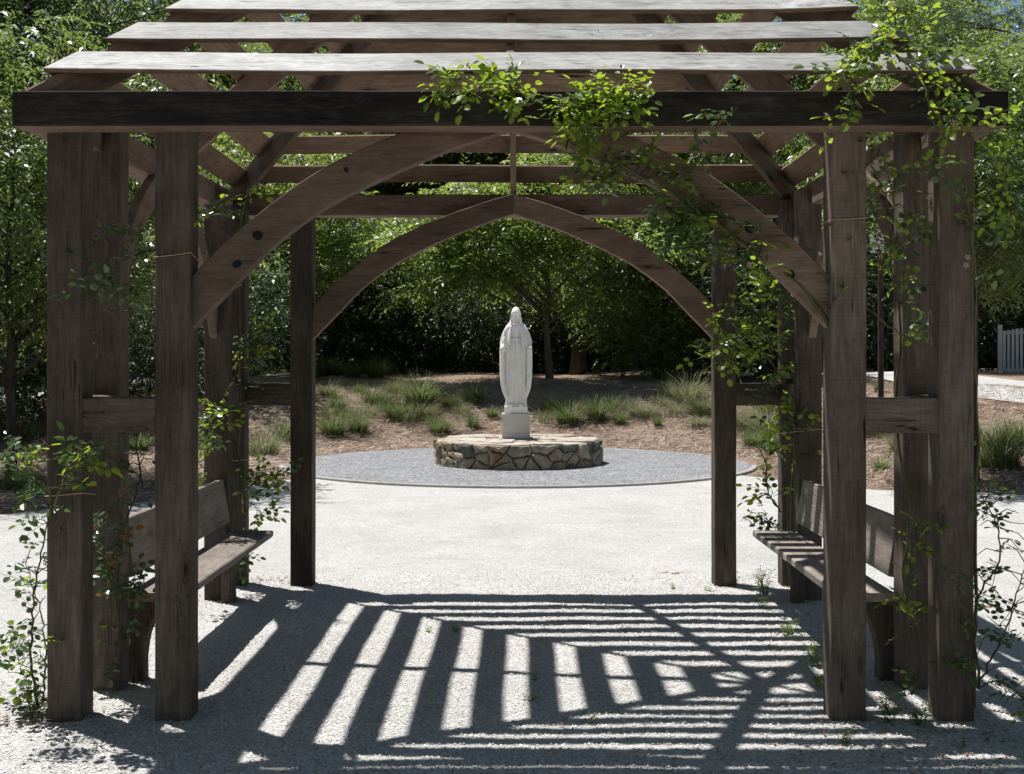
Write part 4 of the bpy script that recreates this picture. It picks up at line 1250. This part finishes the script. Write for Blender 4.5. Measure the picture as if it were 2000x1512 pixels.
# loose pine straw over the beds
rs = np.random.RandomState(5); n = 60000
x = rs.uniform(-9, 11, n); d = 11.6 + 15 * rs.rand(n) ** 1.2
R_ = np.hypot(x - SC.x, d + CAM.y - SC.y)
ok = (d > edge_depth(x) + 0.02) & (R_ > 3.60)
x, d = x[ok], d[ok]; n = len(x); y = d + CAM.y
az = rs.uniform(0, math.pi, n); L_ = rs.uniform(0.05, 0.13, n); w = rs.uniform(0.0025, 0.006, n)
z = height(x, y) + rs.uniform(0.0, 0.045, n); dz = rs.normal(size=n) * 0.02
dx, dy = np.cos(az) * L_, np.sin(az) * L_; wx, wy = -np.sin(az) * w, np.cos(az) * w
V = np.stack([np.stack([x - dx - wx, y - dy - wy, z - dz], -1), np.stack([x + dx - wx, y + dy - wy, z + dz], -1),
              np.stack([x + dx + wx, y + dy + wy, z + dz + 0.003], -1), np.stack([x - dx + wx, y - dy + wy, z - dz + 0.003], -1)], 1)
o = bpy.data.objects.new('pine_straw', quads_mesh('pine_straw', V, M['straw'])); link(o)
tag(o, 'loose brown pine straw covering the planting beds', 'pine straw', kind='stuff')

# ------------------------------------------------------------------ climbing roses
def leaflet(c_, d_, n_, ln, wd):
    d_ = d_.normalized(); s_ = d_.cross(n_).normalized(); n_ = s_.cross(d_)
    p = [c_, c_ + d_ * ln * 0.3 + s_ * wd * 0.5 + n_ * wd * .1, c_ + d_ * ln * 0.74 + s_ * wd * 0.44 + n_ * wd * .06, c_ + d_ * ln - n_ * ln * .08,
         c_ + d_ * ln * 0.74 - s_ * wd * 0.44 + n_ * wd * .06, c_ + d_ * ln * 0.3 - s_ * wd * 0.5 + n_ * wd * .1, c_ + d_ * ln * 0.5 - n_ * wd * 0.06]
    return p, [(0, 1, 2, 6), (6, 2, 3), (6, 3, 4), (0, 6, 4, 5)]
def rose_leaf_mesh(seed, mat):
    R = random.Random(seed); parts = []
    up = Vector((0, 0, 1)); ln = 0.040
    sp = [(0.034, 1), (0.034, -1), (0.072, 1), (0.072, -1)]
    parts.append(tube([(0, 0, 0), (0.055, 0, 0.006), (0.105, 0, 0.0)], [0.0012, 0.001, 0.0008], 3, False))
    for x, sg in sp[(0 if R.random() < 0.7 else 2):]:
        d_ = Vector((0.28, sg * 0.95, R.uniform(-0.4, 0.2)))
        parts.append(leaflet(Vector((x, sg * 0.003, 0.004)), d_, up + Vector((R.uniform(-.4, .4), R.uniform(-.4, .4), 0)), ln * R.uniform(0.65, 0.95), 0.024))
    parts.append(leaflet(Vector((0.105, 0, 0)), Vector((1, R.uniform(-.2, .2), -0.25)), up, ln * 1.0, 0.027))
    vs, fs = join(parts)
    me = bpy.data.meshes.new('leaf'); me.from_pydata([tuple(v) for v in vs], [], fs); me.materials.append(mat); me.update()
    return me
LEAF = [rose_leaf_mesh(i, M['rose_leaf']) for i in range(6)]
LEAF_SHADE = [rose_leaf_mesh(40 + i, M['rose_shade']) for i in range(6)]
LEAFR = [rose_leaf_mesh(20 + i, M['rose_red']) for i in range(3)]
def bud_mesh():
    vs, fs = join([ellipsoid((0, 0, 0.012), (0.008, 0.008, 0.012), None, 8, 6)] +
                  [leaflet(Vector((0, 0, 0.01)), Vector((math.cos(a), math.sin(a), 0.35)), Vector((0, 0, 1)), 0.024, 0.016) for a in np.arange(5) * 1.2566])
    me = bpy.data.meshes.new('flower'); me.from_pydata([tuple(v) for v in vs], [], fs); me.materials.append(M['petal']); me.update(); return me
BUD = bud_mesh()
def rose(label, base, canes, seed, scale=1.0, red=0.0, group=None, shade_part=0.0):
    """canes: list of (points[(px,py,depth)], radius, leaves, spread, twigs)"""
    R = random.Random(seed)
    T = empty('climbing_rose', base); tag(T, label, 'rose', group)
    B0 = Vector(base)
    nl = 0
    for pts, r, nleaf, spread, ntw in canes:
        P = smooth_path([W(*p) - B0 for p in pts], 28)
        P = [p + Vector((R.uniform(-1, 1), R.uniform(-1, 1), R.uniform(-1, 1))) * 0.006 for p in P]
        parts = [tube(P, [r * (1 - 0.65 * i / (len(P) - 1)) for i in range(len(P))], 6)]
        tw = []
        for _ in range(ntw):
            i = R.randrange(2, len(P)); p = P[i]
            d_ = Vector((R.uniform(-1, 1), R.uniform(-1, 0.7), R.uniform(-0.5, 0.9))).normalized() * R.uniform(0.5, 1.0) * spread
            q = p + d_; mid = p.lerp(q, 0.5) + Vector((0, 0, R.uniform(-0.01, 0.03)))
            parts.append(tube([p, mid, q], [max(0.0024, r * 0.45), max(0.002, r * 0.35), 0.0012], 5)); tw.append((p, mid, q))
        # thorns
        for _ in range(int(len(P) * 0.5)):
            i = R.randrange(1, len(P) - 1); d_ = Vector((R.uniform(-1, 1), R.uniform(-1, 1), -0.3)).normalized()
            parts.append(tube([P[i], P[i] + d_ * (r + 0.006)], [0.0018, 0.0003], 3))
        vs, fs = join(parts); mesh_obj('cane', vs, fs, M['cane'], T, smooth=True)
        for k in range(nleaf):
            if nl >= 298: break
            nl += 1
            if tw and R.random() < 0.8:
                a, m_, q = tw[R.randrange(len(tw))]; t = R.uniform(0.25, 1.0)
                p = a.lerp(m_, t * 2) if t < 0.5 else m_.lerp(q, t * 2 - 1); ax = q - a
            else:
                i = R.randrange(1, len(P)); p = P[i]; ax = P[i] - P[i - 1]
            d_ = (ax.normalized() * 0.5 + Vector((R.uniform(-1, 1), R.uniform(-1, 1), R.uniform(-0.6, 0.5)))).normalized()
            nrm = Vector((R.uniform(-.6, .6), R.uniform(-.9, .4), 0.8)).normalized()
            o = bpy.data.objects.new('leaf', R.choice(LEAFR) if R.random() < red else R.choice(LEAF_SHADE) if R.random() < shade_part else R.choice(LEAF)); link(o, T)
            m = frame(p, d_, nrm.cross(d_)); o.matrix_local = m @ Matrix.Scale(scale * R.choice((0.6, 0.8, 0.95, 1.05, 1.15, 1.3)), 4)
    return T
def flowers(T, pts):
    for p in pts:
        o = bpy.data.objects.new('flower', BUD); link(o, T); o.location = W(*p) - Vector(T.location); o.rotation_euler = (random.Random(p[0]).uniform(0, 2), 0.4, 0); o.scale = (0.7,) * 3

# right front: over the beam and up the roof
t = rose('rose canes with sunlit leaves spilling over the right end of the front beam', W(1902, 1395, 5.5), [
    ([(1902, 1395, 5.5), (1905, 1100, 5.5), (1908, 800, 5.45), (1900, 500, 5.3), (1880, 330, 5.15), (1830, 250, 5.05), (1800, 160, 5.1), (1740, 90, 5.2)], 0.009, 26, 0.09, 12),
    ([(1800, 160, 5.1), (1830, 225, 5.0), (1870, 240, 4.98), (1935, 250, 4.97), (1985, 262, 4.95)], 0.004, 34, 0.09, 10),
    ([(1755, 100, 5.2), (1690, 105, 5.1), (1650, 150, 5.05), (1665, 215, 5.0), (1640, 258, 5.02)], 0.004, 48, 0.08, 13),
    ([(1760, 95, 5.2), (1790, 70, 5.3), (1760, 35, 5.4), (1715, 15, 5.5), (1700, -20, 5.6)], 0.004, 38, 0.09, 11),
    ([(1760, 120, 5.2), (1720, 70, 5.15), (1690, 95, 5.1), (1640, 130, 5.08)], 0.004, 26, 0.09, 8),
    ([(1838, 160, 5.05), (1850, 200, 5.0), (1840, 290, 5.0), (1818, 330, 5.02)], 0.003, 20, 0.06, 6),
    ([(1985, 262, 4.95), (1960, 330, 5.0), (1985, 410, 5.1), (1950, 520, 5.2)], 0.003, 20, 0.09, 7)], 301, shade_part=0.25)
flowers(t, [(1612, 228, 4.98), (1862, 240, 4.96), (1700, 92, 5.05)])
# between right front posts
t = rose('rose climbing between the right inner and outer front posts', W(1775, 1360, 5.75), [
    ([(1775, 1360, 5.75), (1800, 1290, 5.7), (1765, 1130, 5.7), (1775, 1030, 5.6), (1750, 800, 5.6), (1760, 640, 5.6), (1738, 520, 5.5), (1745, 400, 5.5), (1725, 300, 5.4)], 0.009, 15, 0.07, 10),
    ([(1745, 430, 5.5), (1720, 360, 5.4), (1700, 310, 5.35), (1735, 270, 5.3)], 0.005, 21, 0.09, 10),
    ([(1795, 270, 5.3), (1790, 360, 5.3), (1785, 440, 5.3), (1765, 540, 5.4), (1778, 660, 5.5)], 0.005, 18, 0.07, 9),
    ([(1778, 1160, 5.65), (1790, 1080, 5.4), (1788, 1020, 5.3), (1800, 1060, 5.25)], 0.004, 15, 0.05, 9),
    ([(1715, 1270, 5.5), (1755, 1240, 5.4), (1800, 1212, 5.3)], 0.004, 2, 0.04, 1),
    ([(1760, 1200, 5.6), (1765, 1160, 5.4), (1770, 1180, 5.3)], 0.003, 5, 0.04, 4),
    ([(1560, 555, 5.4), (1620, 580, 5.35), (1690, 600, 5.4), (1740, 640, 5.5), (1810, 680, 5.6)], 0.007, 2, 0.04, 2),
    ([(1725, 560, 5.5), (1720, 500, 5.4), (1705, 440, 5.4)], 0.004, 18, 0.09, 8)], 302, shade_part=0.55)
flowers(t, [(1888, 505, 5.25), (1885, 520, 5.25), (1735, 940, 5.3)])
# along the right arch
t = rose('rose trailing along the right half of the front arch', W(1625, 640, 5.34), [
    ([(1625, 640, 5.34), (1560, 555, 5.35), (1480, 500, 5.35), (1400, 440, 5.3), (1300, 370, 5.25), (1200, 320, 5.2), (1130, 290, 5.15), (1090, 240, 5.05)], 0.010, 48, 0.10, 18),
    ([(1420, 470, 5.35), (1370, 420, 5.3), (1330, 440, 5.28), (1290, 400, 5.25)], 0.006, 66, 0.12, 20),
    ([(1250, 350, 5.22), (1210, 340, 5.2), (1160, 340, 5.18), (1125, 320, 5.15)], 0.005, 40, 0.08, 12),
    ([(1450, 500, 5.36), (1400, 520, 5.36), (1360, 490, 5.34), (1310, 470, 5.34)], 0.005, 40, 0.10, 12),
    ([(1400, 250, 5.05), (1410, 235, 5.0), (1440, 212, 4.98)], 0.002, 6, 0.03, 3),
    ([(1340, 350, 5.3), (1380, 300, 5.1), (1398, 255, 5.05)], 0.002, 6, 0.03, 2)], 303, shade_part=0.6)
flowers(t, [(1463, 520, 5.3), (1600, 500, 5.3)])
# clump over the middle of the front beam
t = rose('sunlit rose spray hanging over the middle of the front beam', W(1120, 262, 5.08), [
    ([(1120, 262, 5.08), (1110, 215, 5.03), (1085, 185, 5.02), (1030, 205, 5.02), (985, 200, 5.02), (935, 185, 5.04), (880, 160, 5.06)], 0.005, 34, 0.07, 11),
    ([(1085, 200, 5.02), (1110, 210, 5.0), (1150, 190, 5.0), (1190, 180, 5.0), (1232, 185, 5.0)], 0.004, 50, 0.075, 15),
    ([(1150, 200, 5.0), (1170, 225, 5.0), (1215, 225, 5.0), (1245, 228, 5.0)], 0.003, 28, 0.05, 8),
    ([(1010, 205, 5.02), (1000, 175, 5.03), (1020, 150, 5.1)], 0.003, 34, 0.06, 10),
    ([(925, 185, 5.04), (905, 155, 5.06), (870, 165, 5.06)], 0.003, 26, 0.05, 8),
    ([(1110, 225, 5.03), (1140, 260, 5.05), (1120, 300, 5.15)], 0.004, 28, 0.06, 9)], 304, 0.95, shade_part=0.0)
flowers(t, [(1155, 152, 5.0), (1243, 228, 4.98)])
# right rear
t = rose('leafy rose grown round the right rear posts', W(1545, 1140, 8.3), [
    ([(1545, 1140, 8.3), (1540, 1000, 8.3), (1548, 850, 8.3), (1535, 760, 8.3), (1515, 680, 8.25), (1480, 620, 8.2), (1430, 590, 8.15), (1400, 640, 8.1)], 0.012, 60, 0.22, 22),
    ([(1540, 760, 8.3), (1500, 700, 8.1), (1460, 660, 8.0), (1420, 690, 8.0), (1365, 700, 8.0)], 0.006, 80, 0.2, 26),
    ([(1500, 640, 8.2), (1490, 590, 8.1), (1520, 540, 8.0), (1540, 600, 8.0)], 0.006, 70, 0.22, 24),
    ([(1535, 780, 8.2), (1555, 830, 8.0), (1548, 900, 8.0)], 0.005, 30, 0.12, 10),
    ([(1525, 1000, 8.3), (1500, 960, 8.2), (1495, 900, 8.2), (1470, 860, 8.2)], 0.007, 16, 0.10, 5),
    ([(1525, 1040, 8.3), (1490, 1010, 8.2), (1450, 1010, 8.1)], 0.004, 16, 0.08, 8)], 305, 1.1, shade_part=0.35)
# bare twiggy growth outside the right outer post
t = rose('sparse twiggy rose at the foot of the right outer front post', W(1912, 1345, 5.3), [
    ([(1912, 1345, 5.3), (1905, 1200, 5.3), (1925, 1140, 5.3), (1955, 1080, 5.2), (1940, 1010, 5.2), (1912, 965, 5.2)], 0.006, 26, 0.16, 26),
    ([(1915, 1330, 5.3), (1960, 1240, 5.2), (1990, 1150, 5.1), (2010, 1060, 5.0)], 0.005, 22, 0.16, 22),
    ([(1915, 1340, 5.3), (1950, 1330, 5.1), (1985, 1350, 4.95), (2010, 1400, 4.9)], 0.004, 16, 0.12, 14),
    ([(1905, 1230, 5.3), (1880, 1190, 5.15), (1865, 1140, 5.1), (1845, 1100, 5.1)], 0.004, 5, 0.05, 3),
    ([(1905, 1300, 5.3), (1870, 1280, 5.15), (1840, 1300, 5.1)], 0.004, 8, 0.05, 4)], 306, 0.85, shade_part=0.85)
# left front
t = rose('bushy rose at the foot of the left outer front post', W(75, 1385, 5.4), [
    ([(75, 1385, 5.4), (62, 1300, 5.4), (65, 1180, 5.4), (80, 1080, 5.35), (100, 1000, 5.25)], 0.007, 27, 0.07, 15),
    ([(80, 1385, 5.4), (90, 1290, 5.35), (80, 1200, 5.3), (50, 1100, 5.3)], 0.005, 19, 0.08, 11),
    ([(70, 1385, 5.4), (40, 1300, 5.5), (30, 1250, 5.5)], 0.003, 18, 0.09, 10),
    ([(100, 1000, 5.25), (95, 960, 5.2), (60, 930, 5.1), (20, 900, 5.1), (-20, 905, 5.1)], 0.005, 25, 0.10, 13),
    ([(105, 990, 5.2), (130, 940, 5.1), (165, 900, 5.05), (205, 870, 5.05), (235, 862, 5.05)], 0.005, 27, 0.075, 13)], 307, shade_part=0.75)
# higher shoots on the left posts
t = rose('shaded rose shoots tied against the upper left outer post', W(190, 700, 5.6), [
    ([(190, 700, 5.6), (195, 620, 5.5), (200, 560, 5.25), (170, 590, 5.15), (110, 585, 5.1)], 0.004, 19, 0.05, 9),
    ([(200, 560, 5.25), (215, 480, 5.3), (190, 440, 5.2)], 0.003, 12, 0.045, 7),
    ([(200, 540, 5.4), (240, 510, 5.5), (265, 490, 5.5)], 0.003, 9, 0.05, 5)], 308, shade_part=1.0)
t = rose('rose with reddish young leaves between the left front posts', W(235, 1335, 5.9), [
    ([(235, 1335, 5.9), (230, 1200, 5.8), (210, 1100, 5.7), (250, 1010, 5.7), (275, 930, 5.8), (265, 850, 5.85), (270, 760, 5.85)], 0.008, 25, 0.07, 12),
    ([(240, 1050, 5.7), (230, 1150, 5.6), (280, 1130, 5.6), (260, 1220, 5.6)], 0.004, 27, 0.09, 14),
    ([(225, 1150, 5.7), (200, 1060, 5.6), (215, 1000, 5.6)], 0.004, 16, 0.07, 9)], 309, 1.0, 0.2, shade_part=0.95)
# left rear
t = rose('rose growing up the left rear posts behind the bench', W(470, 1130, 8.2), [
    ([(470, 1130, 8.2), (478, 1000, 8.2), (462, 860, 8.0), (430, 800, 7.8), (405, 860, 7.7), (400, 930, 7.6)], 0.009, 60, 0.12, 20),
    ([(465, 870, 8.0), (470, 700, 8.1), (468, 560, 8.1), (470, 450, 8.0), (485, 370, 7.8), (500, 352, 7.6)], 0.006, 44, 0.10, 14),
    ([(472, 720, 8.2), (495, 690, 8.3), (525, 665, 8.3)], 0.004, 44, 0.14, 12),
    ([(480, 960, 8.2), (510, 930, 8.2), (545, 938, 8.2)], 0.004, 44, 0.09, 12),
    ([(478, 1000, 8.2), (495, 985, 8.1), (505, 1010, 8.1)], 0.003, 10, 0.06, 4),
    ([(385, 435, 5.5), (410, 425, 5.45), (445, 412, 5.4)], 0.0025, 10, 0.03, 3)], 310, 1.05, shade_part=0.5)

# ------------------------------------------------------------------ weeds and litter on the court
def weed_mesh(seed, n, h):
    R = random.Random(seed); parts = []
    for i in range(n):
        a = R.uniform(0, 6.28); b_ = Vector((R.uniform(-.02, .02), R.uniform(-.02, .02), 0)); tp = b_ + Vector((math.cos(a) * .05, math.sin(a) * .05, h * R.uniform(.5, 1)))
        parts.append(tube([b_, b_.lerp(tp, .5) + Vector((0, 0, .01)), tp], [.0015, .0012, .0008], 3, False))
        for k in range(7):
            t_ = R.uniform(.25, 1); p = b_.lerp(tp, t_); an = R.uniform(0, 6.28)
            parts.append(leaflet(p, Vector((math.cos(an), math.sin(an), R.uniform(-.1, .5))), Vector((0, 0, 1)), R.uniform(.02, .04), R.uniform(.006, .012)))
    vs, fs = join(parts); me = bpy.data.meshes.new('weed'); me.from_pydata([tuple(v) for v in vs], [], fs); me.materials.append(M['weed']); me.update(); return me
WM = [weed_mesh(1, 9, 0.12), weed_mesh(2, 5, 0.08), weed_mesh(3, 14, 0.16)]
def weed(px, py, v, sc, label, group=None):
    d = CAM.z * FPX / (py - 702.0); p = W(px, py, d)
    o = bpy.data.objects.new('weed', WM[v]); link(o); o.location = (p.x, p.y, -0.004); o.rotation_euler = (0, 0, px); o.scale = (sc,) * 3
    return tag(o, label, 'weed', group)
weed(1490, 1160, 2, 1.25, 'bright weed in the gravel beside the right inner rear post')
weed(1435, 1140, 1, 1.2, 'small weed at the foot of the right inner rear post')
weed(1590, 1300, 2, 1.0, 'tall weed in the gravel before the right bench')
weed(1548, 1240, 0, 1.1, 'weed at the edge of the right bench shadow')
weed(1490, 1190, 0, 0.9, 'weed just in front of the bright one by the right rear post')
weed(1735, 1410, 2, 1.0, 'leafy weed between the feet of the right front posts')
weed(1800, 1415, 0, 1.1, 'weed at the inner foot of the right outer front post')
weed(1645, 1450, 0, 0.8, 'weed in front of the right inner front post')
weed(65, 1395, 2, 0.9, 'weed at the foot of the left outer front post')
weed(1605, 1340, 0, 0.9, 'weed in shade against the right inner front post')
for px, py, v in ((895, 1235, 0), (835, 1235, 1), (1155, 1410, 1), (1045, 1330, 1), (1175, 1190, 1), (1220, 1235, 1), (1315, 1150, 1), (1385, 1155, 1), (1040, 1370, 1)):
    weed(px, py, v, 0.62, 'tiny weed sprout among the roof shadows on the gravel', 'weed sprouts in the gravel')
# dry leaves and twigs scattered on the court
rs = np.random.RandomState(9)
def litter(n, fx, fd, mat, size, name, label, cat, asp=0.5):
    x = fx(n); d = fd(n); y = d + CAM.y; z = 0.010 + rs.uniform(0, 0.006, n)
    a = rs.uniform(0, 6.28, n); s_ = rs.uniform(0.5, 1.3, n) * size
    dx, dy = np.cos(a) * s_, np.sin(a) * s_; wx, wy = -np.sin(a) * s_ * asp, np.cos(a) * s_ * asp
    c1, c2 = rs.uniform(0, 0.012, n) * (size > .015), rs.uniform(0, 0.008, n) * (size > .015)
    V = np.stack([np.stack([x - dx, y - dy, z], -1), np.stack([x - wx, y - wy, z + c1], -1), np.stack([x + dx, y + dy, z + c2], -1), np.stack([x + wx, y + wy, z + c1], -1)], 1)
    o = bpy.data.objects.new(name, quads_mesh(name, V, mat)); link(o); return tag(o, label, cat, kind='stuff')
litter(420, lambda n: rs.uniform(-5, 5, n), lambda n: 4.3 + 8 * rs.rand(n) ** 1.3, M['dry_leaf'], 0.012, 'dry_leaves', 'small dry leaves scattered over the pale gravel court', 'leaf litter')
litter(260, lambda n: rs.normal(1.75, 0.35, n), lambda n: 4.9 + rs.normal(0, 0.3, n), M['dry_leaf'], 0.013, 'dry_leaves', 'drift of reddish dry leaves before the right front posts', 'leaf litter')
litter(160, lambda n: rs.normal(-2.05, 0.12, n), lambda n: 5.35 + rs.normal(0, 0.12, n), M['dry_leaf'], 0.013, 'dry_leaves', 'drift of dry leaves round the foot of the left outer post', 'leaf litter')
litter(160, lambda n: rs.normal(-1.75, 0.25, n), lambda n: 8.65 + rs.normal(0, 0.08, n), M['dry_leaf'], 0.012, 'dry_leaves', 'reddish litter beside the left rear posts', 'leaf litter')
feet = [(sx * a, sy * b_) for sx in (-1, 1) for sy in (-1, 1) for a, b_ in ((1.923, 1.575), (1.458, 1.575), (1.923, 1.075))]
def ring_pts(n):
    q = rs.randint(0, len(feet), n); a = rs.uniform(0, 6.28, n); r_ = 0.085 + np.abs(rs.normal(0, 0.07, n))
    c_ = np.array(feet)[q]; sq = np.maximum(np.abs(np.cos(a)), np.abs(np.sin(a)))
    return c_[:, 0] + np.cos(a) * r_ / sq, c_[:, 1] + np.sin(a) * r_ / sq
fx_, fy_ = ring_pts(900)
litter(900, lambda n: fx_, lambda n: fy_ - CAM.y, M['dry_leaf'], 0.009, 'dry_leaves', 'crumbs of dry leaf litter gathered round the post feet', 'leaf litter', 0.4)
# coarse grit on the near gravel
n = 60000
x = rs.uniform(-2.6, 2.6, n); d = 4.3 + 4.6 * rs.rand(n) ** 1.6; y = d + CAM.y
r = rs.uniform(0.0025, 0.0075, n); z = fbm(x, d) * 0.007 + 0.002
b3 = np.array([[-1, -0.6, 0], [0.9, -0.8, 0.0], [0.1, 1.0, 0.0], [0.05, 0.0, 0.95]])
an = rs.uniform(0, 6.28, n); ca, sa = np.cos(an)[:, None], np.sin(an)[:, None]
Q = np.stack([(b3[None, :, 0] * ca - b3[None, :, 1] * sa) * r[:, None] + x[:, None], (b3[None, :, 0] * sa + b3[None, :, 1] * ca) * r[:, None] + y[:, None],
              b3[None, :, 2] * r[:, None] * rs.uniform(.6, 1.1, (n, 1)) + z[:, None]], -1).reshape(-1, 3)
tri = np.array([[0, 1, 3], [1, 2, 3], [2, 0, 3]]); F = (np.arange(n)[:, None, None] * 4 + tri[None]).reshape(-1, 3)
me = bpy.data.meshes.new('gravel_grit'); me.vertices.add(n * 4); me.vertices.foreach_set('co', Q.astype(np.float32).ravel())
me.loops.add(len(F) * 3); me.loops.foreach_set('vertex_index', F.astype(np.int32).ravel()); me.polygons.add(len(F))
me.polygons.foreach_set('loop_start', np.arange(0, len(F) * 3, 3, dtype=np.int32)); me.update(calc_edges=True); 
gk = NT('grit'); gr = gk.new('ShaderNodeNewGeometry').outputs['Random Per Island']
me.materials.append(gk.done(gk.ramp(gr, [(0, (0.22, 0.21, 0.20)), (0.4, (0.54, 0.525, 0.505)), (1, (0.75, 0.735, 0.71))]), 0.9))
o = bpy.data.objects.new('gravel_grit', me); link(o); tag(o, 'loose pale grit lying on the court under the pergola', 'gravel', kind='stuff')
